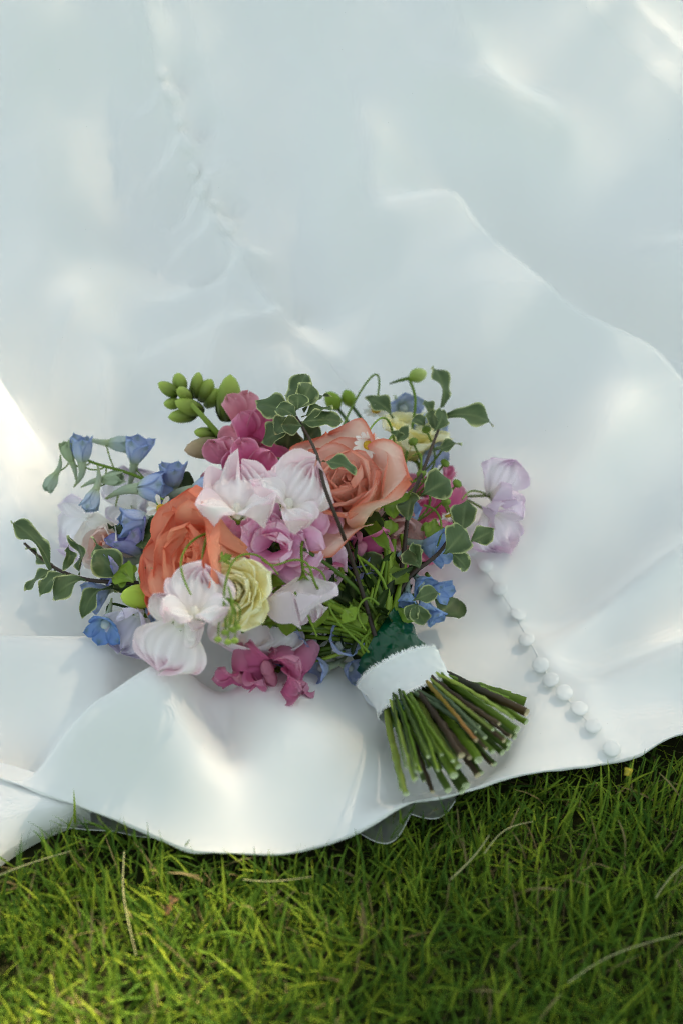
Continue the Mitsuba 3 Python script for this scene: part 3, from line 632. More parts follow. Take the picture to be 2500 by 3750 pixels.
for k, (px, py, z, ax, nm, up, dk) in enumerate(((1280, 2010, .105, vd(.2, -.5, .8), "single pink snapdragon bloom just under the peach rose", vd(-.7, .5, .2), 0), (1010, 2462, .074, vd(-.30, -.35, .85), "dusky pink snapdragon resting on the train below the sweet peas", vd(.9, .25, .1), .42), (1590, 1900, .062, vd(.6, .1, .5), "bright pink snapdragon at the right behind the green sprigs", vd(.1, 1, 0), 0))):
    sp = holder("snapdragon", nm)
    off = ((0, 0, 1.0), (-75, 30, .85)) if k == 0 else (((0, 0, 1.1), (-120, 10, .8), (70, -10, .85)) if k == 1 else ((0, 0, 1.05), (-20, -110, .8), (-50, 120, .9)))
    for j, (ox, oy, s) in enumerate(off):
        snap_floret(sp, P(px + ox, py + oy, z - .004 * j), unit(ax + 0.45 * np.array([math.sin(j * 2.1), 0, math.cos(j * 2.1) - 1])), up, (.036 if k == 1 else .042) * s, SD * (1 - dk) + dk * lin(130, 60, 90), SL if k != 1 else lin(180, 105, 135), 80 + 5 * k + j)
    stems_at.append((P(px, py, z - .012), .0022, GREEN, ax))

dl = holder("delphinium", "long arching delphinium spray with pale blue bells at the upper left")
main = spline([P(255, 1640, .105), P(330, 1690, .107), P(430, 1720, .107), P(560, 1770, .103), P(760, 1900, .095)], 40)
piece(dl, "spray_stem", *tube(main[::3], [.0009, .0013, .0018], 7, 20, cols=[GREEN * 1.1]), bsdf="leafy")
pale = []
for k, (px, py, dz, ax, s, op, gr, at_) in enumerate(((300, 1695, .004, vd(.05, 1, .3), .021, .10, .1, 12), (262, 1690, .004, vd(-.3, .9, .4), .016, .0, .9, 8), (395, 1622, 0, vd(1, -.12, .2), .018, .0, .55, 14), (492, 1698, 0, vd(.22, .9, .4), .023, .22, .0, 26), (205, 1735, 0, vd(-.45, -.9, .2), .015, .0, .75, 2), (372, 1758, 0, vd(1, .12, .2), .017, -.02, .85, 12), (352, 1790, 0, vd(-.28, -1, .2), .018, .1, .25, 14), (505, 1790, .005, vd(.95, .05, .4), .028, .18, .0, 24), (635, 1790, 0, vd(0, 1, .3), .022, .2, .0, 30), (705, 1800, .01, vd(.85, .05, .5), .030, .22, .0, 32), (555, 1905, .0, vd(-.9, -.1, .3), .026, .12, .0, 36))):
    o = P(px, py, .107 + dz)
    delph(dl, o, ax, s, 100 + k, op, DB, spur=-vd(.2, .5, 0) if k % 2 else vd(-.5, .3, 0), green=gr)
    q = main[min(at_, 39)]
    m = (o + q) / 2 + 0.004 * vd(0, -1, .3)
    piece(dl, "pedicel", *tube([o - ax * s * .1, m, q], .0006, 5, 10, cols=[GREEN]), bsdf="leafy")
dl = holder("delphinium", "open deep blue delphinium floret hanging lowest at the left")
delph(dl, P(390, 2270, .078), vd(-.1, -.55, .8), .019, 131, .36, (lin(130, 160, 150), lin(100, 135, 200), lin(82, 118, 190), lin(62, 95, 165)))
piece(dl, "pedicel", *tube([P(392, 2265, .076), P(400, 2215, .078), P(480, 2230, .07), P(620, 2230, .07)], .001, 6, 14, cols=[DARKG]), bsdf="leafy")
dl = holder("delphinium", "violet blue delphinium florets tucked left of the coral rose")
for k, (px, py, z, ax, s) in enumerate(((510, 2030, .092, vd(-.45, .75, .4), .026), (465, 2060, .090, vd(-.8, -.2, .5), .024), (395, 2160, .07, vd(-.5, -.2, .5), .020), (490, 2225, .07, vd(.2, -.4, .6), .020))):
    delph(dl, P(px, py, z), ax, s, 140 + k, .3, DV if k < 2 else DB)
dl = holder("delphinium", "blue delphinium florets among the sprigs at the right")
for k, (px, py, z, ax, s) in enumerate(((1545, 1995, .09, vd(.9, -.15, .5), .024), (1510, 1915, .085, vd(-.2, .9, .5), .016), (1450, 2030, .08, vd(-.6, -.4, .6), .016), (1530, 2120, .085, vd(.4, -.5, .7), .016), (1580, 2150, .08, vd(.8, -.3, .6), .016), (1490, 2170, .085, vd(-.1, -.8, .6), .015), (1545, 2200, .08, vd(.2, -.9, .6), .016), (1575, 2225, .075, vd(.5, -.9, .4), .014))):
    delph(dl, P(px, py, z), ax, s, 150 + k, .3, (lin(130, 160, 160), lin(128, 158, 214), lin(112, 146, 206), lin(85, 118, 182)))
dl = holder("delphinium", "blue delphinium florets at the top right behind the leaves")
for k, (px, py, z, ax, s) in enumerate(((1470, 1490, .10, vd(.2, -.2, .9), .022), (1540, 1600, .095, vd(.4, .2, .8), .022), (1555, 1640, .09, vd(.6, -.5, .6), .020), (975, 1650, .085, vd(.2, .2, .8), .018))):
    delph(dl, P(px, py, z), ax, s, 160 + k, .4, DB)
dl = holder("delphinium", "blue delphinium florets low among the stems left of the binding")
for k, (px, py, z, ax, s) in enumerate(((1085, 2385, .06, vd(-.3, .1, .8), .022), (1230, 2380, .066, vd(.4, .5, .7), .022), (1265, 2075, .085, vd(.2, .5, .7), .028), (1290, 2130, .085, vd(.5, -.2, .7), .024), (1200, 2440, .052, vd(-.6, -.1, .6), .020), (1265, 2440, .05, vd(.5, -.2, .6), .016))):
    delph(dl, P(px, py, z), ax, s, 170 + k, .3, DB if k not in (2, 3) else DV)
for px, py, z, a in ((1080, 2385, .055, 0), (1250, 2080, .08, 0), (1560, 2100, .08, 1), (1500, 1640, .085, 1)): stems_at.append((P(px, py, z), .0016, GREEN * .8, vd(-.3, .6, .4)))

daisy("daisy", "white daisy on the right shoulder of the peach rose", P(1347, 1632, .165), vd(0, .35, .9), .0082, 201, 13, 100)
daisy("daisy", "small white daisy between the delphiniums and the coral rose", P(590, 1862, .125), vd(.2, -.2, .8), .0085, 202, 8, 95)
daisy("daisy", "white daisy turned down at the right beside the pink snapdragon", P(1640, 1880, .085), vd(.4, -.75, .2), .0085, 203, 12, 95)
daisy("daisy", "pale daisy at the top behind the variegated leaf", P(1375, 1500, .12), vd(-.1, -.75, .3), .008, 204, 11, 95)
for k, (px, py, z) in enumerate(((1563, 1583, .12), (1620, 1645, .11), (1515, 1628, .12), (1665, 1780, .10), (1635, 1850, .10), (1620, 1705, .105), (1545, 1745, .12))):
    h = holder("feverfew_bud", f"round green daisy bud, {('topmost, on an arching stalk at the right', 'right of the blue florets at the back', 'in front of the blurred yellow rose', 'rightmost, near the lilac sweet pea', 'above the drooping white daisy', 'beside the dark twig at the right', 'just right of the peach rose', 'low by the binding')[k]}")
    V, f = blob(.0038, .0056, 10, 8); M = frame(vd(.4 if k % 2 else -.2, .5, .4), 0)
    nz = meshkit.noise(V * 900, 2)[:, None]
    piece(h, "bud_head", V @ M.T + P(px, py, z), f, lin(110, 135, 50) * (.6 + .7 * nz), "leafy")
    sepals(h, M, P(px, py, z), 8, .0045, .002, .4, .9, GREEN * .7)
    if k < 7: stems_at.append((P(px, py, z), .0008, GREEN, M[:, 2]))

# variegated sprigs: twig polyline, then (base px, py, tip px, py, z base, z tip, width, curl, twist, normal)
def sprig(label, twig, leaves, rad=(.0010, .0019), tc=(lin(70, 55, 45), lin(50, 40, 35)), greens=None, cream=.115):
    h = holder("leaf_sprig", label)
    piece(h, "twig", *tube([P(*q) for q in twig], rad, 7, 26, cols=tc), bsdf="woody")
    for k, (bx, by, tx, ty, zb, zt, W, cu, tw, n) in enumerate(leaves):
        b, t = P(bx, by, zb), P(tx, ty, zt)
        kw = {} if greens is None else {"green": greens}
        V, f, c = leaf_mesh(b, t, vd(*n), W, cu + .35 * math.sin(k * 2.3), .17, .26, cream, int(bx * 7 + ty) % 997, tw=tw, **kw)
        piece(h, "leaf", V, f, c, "leafy")
    return h
sprig("variegated leafy sprig reaching out to the far left", [(90, 1990, .085), (210, 2085, .085), (330, 2125, .086), (480, 2135, .086), (700, 2160, .075)],
      [(190, 2080, 40, 1910, .086, .095, .021, .5, .3, (.6, .3, .7)), (190, 2080, 100, 2000, .084, .083, .014, -.3, .6, (.3, -.5, .6)), (205, 2085, 90, 2165, .086, .075, .018, .6, -.4, (-.3, .7, .6)), (245, 2100, 145, 2185, .086, .082, .020, .5, .5, (-.5, .4, .6)),
       (315, 2125, 190, 2195, .088, .078, .026, .7, .6, (-.2, .6, .7)), (285, 2105, 250, 1960, .086, .098, .018, -.5, .8, (-.8, .1, .6)), (250, 2000, 235, 2090, .09, .088, .012, .3, .3, (.5, .2, .7)), (370, 2115, 335, 1965, .088, .102, .020, -.5, .7, (-.7, .1, .7)), (445, 2125, 345, 2015, .092, .108, .032, .25, .2, (.2, .3, .9)),
       (395, 2150, 300, 2265, .084, .070, .020, .6, .7, (-.5, .3, .7)), (520, 2135, 385, 2155, .083, .080, .018, .3, .2, (.1, .7, .6)), (590, 2130, 545, 2055, .10, .108, .022, .5, .3, (.5, -.2, .8)), (575, 2155, 530, 2080, .105, .108, .020, .4, .6, (-.4, .1, .9)), (590, 2070, 545, 1985, .10, .108, .020, .2, .1, (.6, .1, .8)), (480, 2180, 420, 2140, .078, .08, .016, .3, .1, (.1, .5, .8))])
sprig("variegated leafy sprig standing up above the peach rose", [(1085, 1525, .168), (1130, 1600, .172), (1170, 1700, .178), (1190, 1790, .178), (1225, 1880, .165), (1265, 1985, .142), (1310, 2120, .115), (1372, 2330, .085)],
      [(1080, 1520, 1120, 1365, .170, .178, .029, .15, .1, (-.4, -.1, .9)), (1082, 1500, 1140, 1400, .176, .184, .024, .2, .2, (.5, .2, .8)), (1078, 1515, 935, 1470, .170, .168, .027, .35, .1, (-.1, .5, .8)), (1075, 1525, 1005, 1590, .170, .162, .020, .4, .4, (-.5, .1, .8)), (1085, 1530, 1012, 1490, .178, .178, .020, .3, .3, (.2, .5, .8)),
       (1060, 1560, 958, 1620, .165, .150, .026, .3, .3, (-.3, .5, .8)), (1090, 1500, 1092, 1440, .185, .192, .020, .2, .0, (.1, -.1, 1)), (1100, 1545, 1255, 1545, .172, .168, .024, .4, .2, (.1, .6, .8)), (1105, 1530, 1220, 1490, .172, .174, .020, .3, .4, (.1, .8, .5)), (1110, 1505, 1215, 1450, .17, .176, .016, .4, .7, (.3, .8, .3)), (1105, 1560, 1030, 1555, .174, .174, .020, -.3, .3, (-.1, -.3, .9)),
       (1178, 1690, 1305, 1730, .180, .178, .020, .35, .3, (.1, .7, .7)), (1050, 1650, 1060, 1560, .13, .15, .030, .1, .0, (.1, .1, .9)), (1110, 1620, 1170, 1560, .125, .14, .030, .1, .0, (-.3, .1, .9)), (1010, 1700, 975, 1640, .12, .13, .024, .1, .0, (.3, .1, .9)), (1010, 1740, 1070, 1690, .125, .13, .022, .1, .0, (.1, .3, .9))], (.0009, .0012, .0014, .0016))
sprig("variegated leafy sprig at the upper right with its long tip leaf upright", [(1625, 1520, .125), (1590, 1610, .128), (1545, 1730, .124), (1500, 1850, .118), (1480, 2000, .105), (1440, 2250, .08)],
      [(1622, 1490, 1582, 1340, .128, .140, .022, .5, .3, (.6, .2, .7)), (1625, 1525, 1808, 1555, .128, .120, .026, .45, .1, (.0, .5, .8)), (1595, 1575, 1585, 1500, .130, .135, .022, .2, .1, (.3, 0, .9)), (1590, 1580, 1618, 1500, .134, .138, .018, .3, .4, (.6, .2, .7)), (1580, 1520, 1555, 1465, .130, .133, .012, .3, .6, (.3, .2, .8)), (1585, 1655, 1690, 1620, .122, .118, .016, .4, .3, (.0, .8, .5)),
       (1440, 1530, 1335, 1455, .118, .128, .020, .4, .2, (.3, .4, .8)), (1450, 1590, 1495, 1600, .13, .132, .022, .3, .5, (.2, .2, .9)), (1450, 1600, 1455, 1575, .13, .134, .014, .3, .2, (.2, .2, .9)), (1540, 1815, 1650, 1755, .122, .124, .030, .15, .1, (.1, .2, .9)), (1490, 1905, 1505, 1805, .125, .128, .024, .3, .4, (-.5, .0, .9)), (1555, 1560, 1510, 1530, .13, .13, .016, .3, .3, (.1, .6, .8))])
sprig("variegated leafy sprig at the right in front of the lilac sweet pea", [(1700, 1860, .10), (1650, 1960, .102), (1590, 2040, .10), (1500, 2110, .095), (1430, 2260, .08)],
      [(1690, 1950, 1705, 1830, .104, .112, .026, .1, .1, (-.2, .1, .9)), (1625, 2030, 1705, 1935, .108, .112, .030, .1, .0, (.1, .1, .95)), (1720, 1985, 1808, 1940, .10, .102, .020, .2, .1, (.1, .3, .9)), (1650, 2025, 1710, 2090, .100, .088, .020, .3, .2, (.3, .3, .8)), (1535, 2080, 1500, 2000, .112, .115, .024, .3, .4, (-.3, 0, .9)), (1530, 2060, 1510, 1985, .115, .12, .014, .2, .3, (.7, 0, .7)), (1515, 2200, 1555, 2290, .10, .085, .018, .5, .8, (-.3, .1, .9)), (1510, 2200, 1610, 2170, .102, .098, .018, .5, .9, (.2, .5, .8)), (1360, 2060, 1400, 2100, .10, .098, .018, .2, .2, (.1, .1, .9)), (1400, 2110, 1330, 2030, .095, .10, .024, .2, .2, (-.1, .2, .9)), (1530, 2210, 1490, 2270, .10, .09, .015, .5, .8, (-.3, .1, .9))])
DKG = (lin(66, 84, 44), lin(48, 66, 34))
h = sprig("plain dark green leaves among the flowers", [(640, 2010, .095), (800, 2080, .08)],
      [(600, 1990, 395, 1925, .10, .10, .022, .4, .2, (.1, .8, .6)), (640, 1990, 500, 1960, .105, .10, .034, .2, .1, (-.1, .5, .8)), (640, 2010, 545, 2020, .10, .095, .034, .2, .1, (-.1, .3, .8)), (1590, 2260, 1675, 2190, .055, .05, .035, .1, .1, (.1, .2, .9)), (1310, 1880, 1400, 1960, .12, .11, .030, .2, .1, (-.3, -.2, .9)), (720, 1830, 620, 1730, .10, .11, .026, .2, .1, (.3, .3, .8))], (.001, .001), (DARKG, DARKG), DKG, 0.0)
for base_, (nm, pts) in enumerate((("pale green lisianthus bud with pointed tip, left of the coral rose base", [(560, 2185, 465, 2170, .032)]), )):
    h = holder("lisianthus_bud", nm); p = Part()
    o, t = P(575, 2185, .10), P(440, 2185, .10)
    bud(h, o, unit(t - o), np.linalg.norm(t - o), lin(135, 160, 45), lin(185, 205, 80), .36, True, 3)
for k, (px, py, ax, s, nm) in enumerate(((1240, 1500, vd(-.55, .8, .2), .017, "green lisianthus bud at the top behind the sprig, left of two"), (1290, 1490, vd(-.3, .7, .2), .015, "green lisianthus bud at the top behind the sprig, right of two"), (1495, 1385, vd(.95, .3, .2), .015, "pale bud tip topmost on its bent stalk"))):
    h = holder("lisianthus_bud", nm)
    o = P(px, py, .125 if k == 2 else .10)
    bud(h, o, ax, s, lin(120, 145, 50), lin(190, 205, 125) if k == 2 else lin(125, 155, 50), .40, k < 2, k)
    if k == 2: piece(h, "spur", *tube([o, P(1455, 1395, .125), P(1425, 1405, .125)], [.0016, .0012, .0006], 6, 8, cols=[GREEN, DARKG]), bsdf="leafy")
    piece(h, "stalk", *(tube([o, P(1518, 1450, .122), P(1512, 1540, .115), P(1480, 1700, .10)], .0012, 6, 16, cols=[GREEN]) if k == 2 else tube([o, P(px + 45, py + 70, .098), P(px + 60, py + 170, .09)], .0014, 6, 12, cols=[DARKG * 1.4])), bsdf="leafy")
# ---------------------------------------------------------------- the bouquet: stems, filler leaves, binding
rng = np.random.default_rng(77)
BC = P(1482, 2486, .056)                       # centre of the binding
bdir = unit(P(1590, 2650, .052) - P(1385, 2330, .075))   # along the bundle, from the flowers to the cut ends
bx = unit(np.cross(bdir, [0, 0, 1.0])); bx = bx if bx[0] > 0 else -bx
bz = np.cross(bx, bdir); bz = bz if bz[2] > 0 else -bz
RX, RZ = .0228, .0195
def in_band(s, q): return BC + bdir * s + bx * (RX - .004) * q[0] + bz * (RZ - .004) * q[1]
def disc(): 
    a, r = rng.uniform(0, 6.283), math.sqrt(rng.random()); return r * math.cos(a), r * math.sin(a)
G = [lin(120, 145, 45), lin(95, 120, 35), lin(75, 98, 38), lin(135, 158, 62)]
for o, r, c, ax in stems_at:
    q = disc(); e = in_band(-.038, q); e2 = in_band(-.012, q)
    L = np.linalg.norm(e - o)
    m1 = o - ax * min(.022, L * .22); m2 = e - bdir * L * .36
    piece(BQ, "flower_stalk", *tube([o, m1, m2, e, e2], [r, r * 1.1, r * 1.35], 7, 30, cols=[c, c * .9, G[rng.integers(4)]]), bsdf="leafy")
# loose stems seen between the flowers and the binding
for px, py, z, q, r, k in ((850, 2260, .085, (-.6, .5), .0018, 2), (960, 2230, .095, (-.2, .8), .0016, 2), (1110, 2010, .135, (.1, .95), .0013, 2), (1000, 2300, .08, (-.7, .4), .0015, 1), (1060, 2200, .10, (-.4, .8), .0016, 0), (1180, 2200, .105, (-.15, .95), .0019, 0), (1130, 2260, .09, (-.4, .7), .0014, 1),
        (1090, 2330, .072, (-.8, .3), .0015, 1), (1130, 2390, .062, (-.9, .1), .0016, 2), (1150, 2420, .056, (-.95, -.1), .0013, 3), (1120, 2300, .08, (-.7, .6), .0013, 0), (1200, 2250, .09, (-.4, .8), .0014, 1), (1080, 2420, .055, (-.9, -.2), .0018, 2), (1440, 1980, .10, (.35, .9), .0021, 0), (1420, 2010, .102, (.2, .95), .0018, 3), (1470, 1960, .10, (.45, .85), .0018, 0), (1395, 1900, .11, (.1, .95), .0015, 1), (1340, 2090, .10, (0, .9), .0022, 2), (1220, 2100, .10, (-.3, .85), .0026, 2), (1160, 2040, .10, (-.4, .7), .0026, 1)):
    e = in_band(-.032, q); e2 = in_band(-.010, q); o = P(px, py, z)
    piece(BQ, "flower_stalk", *tube([o, (o * .5 + e * .5) + bz * .005 + bx * rng.normal(0, .003), e, e2], [r, r * 1.1, r * 1.2], 7, 26, cols=[G[k] * 1.05, G[k], G[(k + 1) % 4]]), bsdf="leafy")
# thin arching daisy stalks in front of the flowers
for pts in ([(700, 2180, .15), (665, 2090, .158), (680, 2010, .16), (740, 1960, .16), (780, 1950, .158)], [(780, 1950, .158), (800, 1960, .157), (790, 2030, .155)], [(735, 2090, .153), (745, 2020, .156), (760, 1955, .158)], [(1020, 2105, .14), (930, 2030, .152), (880, 2035, .155), (835, 2100, .156), (820, 2200, .152), (830, 2300, .145)], [(835, 2150, .155), (850, 2200, .153), (845, 2290, .145)], [(640, 1850, .125), (700, 1870, .13), (760, 1890, .128), (830, 1930, .12)], [(540, 1800, .115), (650, 1860, .125), (720, 1910, .125), (800, 1960, .11)],
            [(420, 1880, .07), (450, 1790, .085), (520, 1790, .09), (590, 1880, .09)], [(1340, 1600, .165), (1370, 1550, .155), (1420, 1540, .14), (1440, 1600, .125), (1440, 1700, .11)], [(1415, 1680, .13), (1420, 1620, .132), (1440, 1590, .13)], [(1510, 1670, .12), (1530, 1660, .122), (1540, 1710, .12), (1535, 1760, .118)], [(1560, 1580, .12), (1540, 1550, .12), (1510, 1550, .118)], [(1160, 2330, .10), (1130, 2260, .115), (1080, 2170, .14)],
            [(1140, 2110, .132), (1110, 2080, .14), (1165, 2085, .135), (1200, 2200, .12), (1290, 2330, .095), (1350, 2390, .085)], [(960, 2050, .15), (1000, 2070, .152), (1080, 2050, .148), (1120, 2060, .145), (1150, 2130, .135), (1225, 2210, .12)], [(1600, 2000, .10), (1615, 1930, .105), (1580, 1860, .11), (1550, 1850, .112)], [(1690, 1830, .085), (1720, 1800, .08), (1780, 1810, .065)], [(1340, 2310, .10), (1310, 2230, .108), (1350, 2190, .11), (1385, 2215, .105)]):
    piece(BQ, "tendril", *tube([P(*p_) for p_ in pts], [.0006, .0008, .0009], 6, 24, cols=[lin(120, 145, 50), lin(98, 124, 40)]), bsdf="leafy")
h = holder("feverfew_cluster", "cluster of tiny green buds hanging over the lower sweet pea")
for k, (px, py) in enumerate(((800, 2335), (835, 2345), (860, 2340), (825, 2310), (855, 2300), (870, 2290))):
    V, f = blob(.0026, .0034, 8, 6); piece(h, "bud_head", V @ frame(vd(0, -.6, .7)).T + P(px, py, .142), f, np.tile(lin(150, 170, 75), (len(V), 1)), "leafy")
    piece(h, "stalk", *tube([P(px, py, .143), P(px + 5, py - 70, .148), P(830, 2190, .153)], .0006, 5, 9, cols=[GREEN]), bsdf="leafy")
# small cut leaves hanging on the stalks, and dark leaves filling the inside
def lobed(b, t, n, W, seed, g):
    p = Part(); e = t - b
    for k, (u, s, l) in enumerate(((0, 0, 1), (.3, .55, .55), (.3, -.55, .55), (.55, .4, .4), (.55, -.4, .4))):
        sd = np.cross(unit(e), unit(n))
        p.add(*leaf_mesh(b + e * u * .8, b + e * u * .8 + (unit(e) * math.cos(s * 1.6) + sd * math.sin(s * 1.6)) * np.linalg.norm(e) * l, n, W * l, .2, .1, .2, 0, seed + k, (g, g * .8), nu=9, nv=7))
    return p
for k, (bx_, by_, tx, ty, z, W) in enumerate(((1000, 2090, 1010, 2180, .115, .014), (1150, 2200, 1160, 2300, .105, .022), (1050, 2250, 1050, 2330, .09, .018), (1010, 2120, 1000, 2210, .10, .018), (1440, 2040, 1400, 2120, .10, .02), (1260, 2230, 1300, 2270, .11, .018), (1310, 2240, 1320, 2300, .105, .016), (1430, 1830, 1440, 1900, .12, .016), (1430, 1900, 1425, 1960, .115, .014), (1590, 1900, 1575, 1990, .095, .018), (490, 2130, 430, 2080, .10, .024), (960, 2290, 1000, 2260, .10, .018), (1480, 2080, 1440, 2140, .10, .02), (700, 1850, 640, 1860, .11, .016), (800, 2060, 850, 2030, .158, .005))):
    b, t = P(bx_, by_, z), P(tx, ty, z - .004)
    lobed(b, t, vd(.2 * math.sin(k), .2, .9), W, 300 + k, lin(118, 145, 45) * rng.uniform(.7, 1.1)).put("cut_leaf", "leafy", parent=BQ)
rl = np.random.default_rng(404)
for k in range(13):
    q = rl.random(); px, py = 1020 + 420 * q + rl.normal(0, 60), 2060 + 330 * rl.random()
    z = .118 - .055 * (py - 2050) / 330
    b = P(px, py, z); a_ = rl.uniform(0, 6.28)
    t = b + .017 * (math.cos(a_) * RIGHT + math.sin(a_) * UPV) + rl.normal(0, .003) * FWD
    lobed(b, t, vd(rl.normal(0, .4), rl.normal(0, .4), .8), rl.uniform(.009, .015), 500 + k * 6, lin(108, 138, 45) * rl.uniform(.55, 1.1)).put("cut_leaf", "leafy", parent=BQ)
for k in range(34):
    px, py = rl.uniform(1020, 1420), rl.uniform(1980, 2260)
    o = P(px, py, .115 - .05 * (py - 1980) / 400); e = in_band(-.034, (rl.uniform(-.9, .6), rl.uniform(.45, 1.0)))
    piece(BQ, "flower_stalk", *tube([o, (o + e) / 2 + bz * .004 + rl.normal(size=3) * .003, e, e + bdir * .03], rl.uniform(.0008, .0014), 6, 22, cols=[lin(128, 156, 55), lin(100, 130, 40)]), bsdf="leafy")
fl = Part()
C0 = P(1030, 2010, .075); e1 = .15
for k in range(330):
    s = rng.random()
    c = C0 * (1 - s) + in_band(-.05, (0, 0)) * s
    rad = (.075 * (1 - s) + .022 * s) * np.array([1.25, 0.85, .62])
    q = unit(rng.normal(size=3)) * rng.random() ** .4
    b = c + q * rad; e = unit(q + 0.6 * rng.normal(size=3) - bdir * .5)
    if b[2] < height(b[0], b[1]) + .006: b[2] = height(b[0], b[1]) + .008
    t = b + e * rng.uniform(.016, .034)
    t[2] = max(t[2], height(t[0], t[1]) + .004)
    g = lin(50, 72, 30) * rng.uniform(.35, 1.0)
    fl.add(*leaf_mesh(b, t, unit(rng.normal(size=3) - FWD), rng.uniform(.009, .017), rng.normal(0, .4), .08, .3, 0, k, (g, g * .8), nu=8, nv=5))
k = fl.put("foliage", "leafy", parent=BQ); labels[k] = {"label": "dark green filler foliage deep inside the bouquet", "kind": "stuff"}

# the cut ends: (start px on the binding, py), end px, py, radius mm, kind, height of the end above the cloth in mm
ST = [(1431, 2553, 1485, 2910, 3.0, "p", 16), (1425, 2555, 1470, 2890, 2.2, "g", 10), (1454, 2584, 1528, 2798, 3.8, "g", 18), (1460, 2580, 1584, 2742, 3.4, "g", 30), (1480, 2590, 1556, 2859, 3.0, "d", 10), (1490, 2590, 1569, 2760, 1.8, "g", 26), (1520, 2590, 1612, 2849, 3.2, "g", 12), (1535, 2600, 1661, 2841, 3.9, "g", 22),
      (1500, 2600, 1582, 2900, 2.2, "b", 6), (1560, 2600, 1704, 2880, 3.8, "d", 5), (1560, 2580, 1689, 2767, 2.9, "b", 38), (1590, 2600, 1678, 2808, 2.6, "p", 26), (1600, 2600, 1719, 2775, 2.2, "b", 34), (1590, 2590, 1760, 2833, 2.6, "d", 10), (1580, 2600, 1747, 2841, 2.6, "b", 12), (1610, 2580, 1752, 2783, 3.9, "g", 22), (1466, 2540, 1752, 2665, 2.3, "s", 52), (1462, 2552, 1740, 2680, 2.2, "s", 50),
      (1560, 2530, 1775, 2701, 2.0, "s", 42), (1590, 2560, 1742, 2711, 1.8, "o", 44), (1620, 2570, 1778, 2744, 1.7, "b", 34), (1610, 2570, 1798, 2800, 1.3, "b", 18), (1600, 2550, 1803, 2754, 2.4, "g", 26), (1570, 2490, 1826, 2652, 1.7, "b", 48), (1600, 2500, 1844, 2714, 2.0, "b", 38), (1600, 2530, 1839, 2757, 3.0, "d", 18), (1590, 2500, 1862, 2724, 2.8, "g", 24), (1620, 2510, 1867, 2698, 1.6, "b", 30), (1630, 2520, 1885, 2700, 2.8, "d", 14),
      (1607, 2476, 1893, 2673, 3.0, "g", 40), (1580, 2475, 1880, 2632, 1.5, "p", 48), (1640, 2500, 1926, 2645, 3.0, "g", 20), (1627, 2441, 1928, 2609, 4.2, "w", 30), (1650, 2490, 1923, 2570, 3.8, "g", 14), (1540, 2600, 1640, 2895, 3.0, "d", 4), (1550, 2610, 1690, 2900, 2.6, "d", 4), (1650, 2560, 1860, 2740, 3.0, "d", 6), (1600, 2590, 1810, 2800, 2.8, "d", 4), (1560, 2560, 1720, 2790, 3.0, "g", 16), (1540, 2570, 1640, 2810, 2.6, "d", 10)]
SC = {"p": [lin(165, 185, 80), lin(150, 172, 80)], "g": [lin(105, 138, 38), lin(125, 155, 50)], "d": [lin(60, 82, 30), lin(88, 112, 45)], "b": [lin(60, 48, 32), lin(82, 66, 44)], "s": [lin(92, 112, 82), lin(108, 126, 90)], "o": [lin(140, 120, 45), lin(170, 120, 70)], "w": [lin(48, 52, 22), lin(95, 72, 34)]}
rs = np.random.default_rng(8)
for k in range(60):
    q = rs.random(); ex = 1500 + 400 * q + rs.normal(0, 18); ey = 2865 - 290 * q ** 1.25 + rs.normal(0, 22) - 20
    ST.append((1450 + 180 * q, 2590 - 90 * q, ex, ey, rs.uniform(.9, 1.9), rs.choice(list("gpdsgggd")), int(rs.integers(4, 46))))
for k, (sx, sy, ex, ey, r, kd, hgt) in enumerate(ST):
    e0 = hit(ex, ey); e = P(ex, ey, max(e0[2], 0.02) + hgt * .001 + r * .001)
    for _ in range(6):
        zz = height(e[0], e[1]) + hgt * .001 + r * .0008; e = P(ex, ey, zz)
    # leaves the binding at about the same share of its width and depth as its end has in the fan
    s0 = P(sx, sy, BC[2] + RZ * (.75 - (sy - 2440) / 240) if hgt > 25 else BC[2] + RZ * (-.2 + .02 * hgt))
    d0 = s0 - BC; qx, qz = np.clip(d0 @ bx / RX, -.85, .85), np.clip(-0.75 + hgt * .034, -.8, .85)
    nn_ = math.hypot(qx, qz); 
    if nn_ > .88: qx, qz = qx / nn_ * .88, qz / nn_ * .88
    s = BC + bdir * .004 + bx * RX * qx + bz * RZ * qz
    r *= .00072; m = s * .5 + e * .5 + np.array([rng.normal(0, .0012), rng.normal(0, .0012), .0015])
    ra = r * (1 + .06 * np.sin(np.linspace(0, 1, 22) * 5 + k)); ra[rng.integers(6, 16)] *= 1.32; ra[-1] *= 1.04
    cap = lin(205, 216, 170) if kd not in "bwo" else lin(205, 190, 150)
    c0, c1 = SC[kd]; j = rng.uniform(.42, .95)
    v, f, c = tube([s, m, e], ra, 10, 22, cols=[c0 * j, c0 * j * .9, c1 * j], capcol=cap)
    nz = meshkit.noise(v * [240, 240, 240] , 5)[:, None]; nz2 = meshkit.noise(v @ np.stack([bx, bdir * .12, bz], 1) * 1500, 8)[:, None]
    c = c * (.72 + .3 * nz + .3 * nz2)
    v = v + (nz - .5) * .0009
    kk = piece(BQ, "cut_stem", v, f, c, "woody" if kd in "bw" else "leafy")

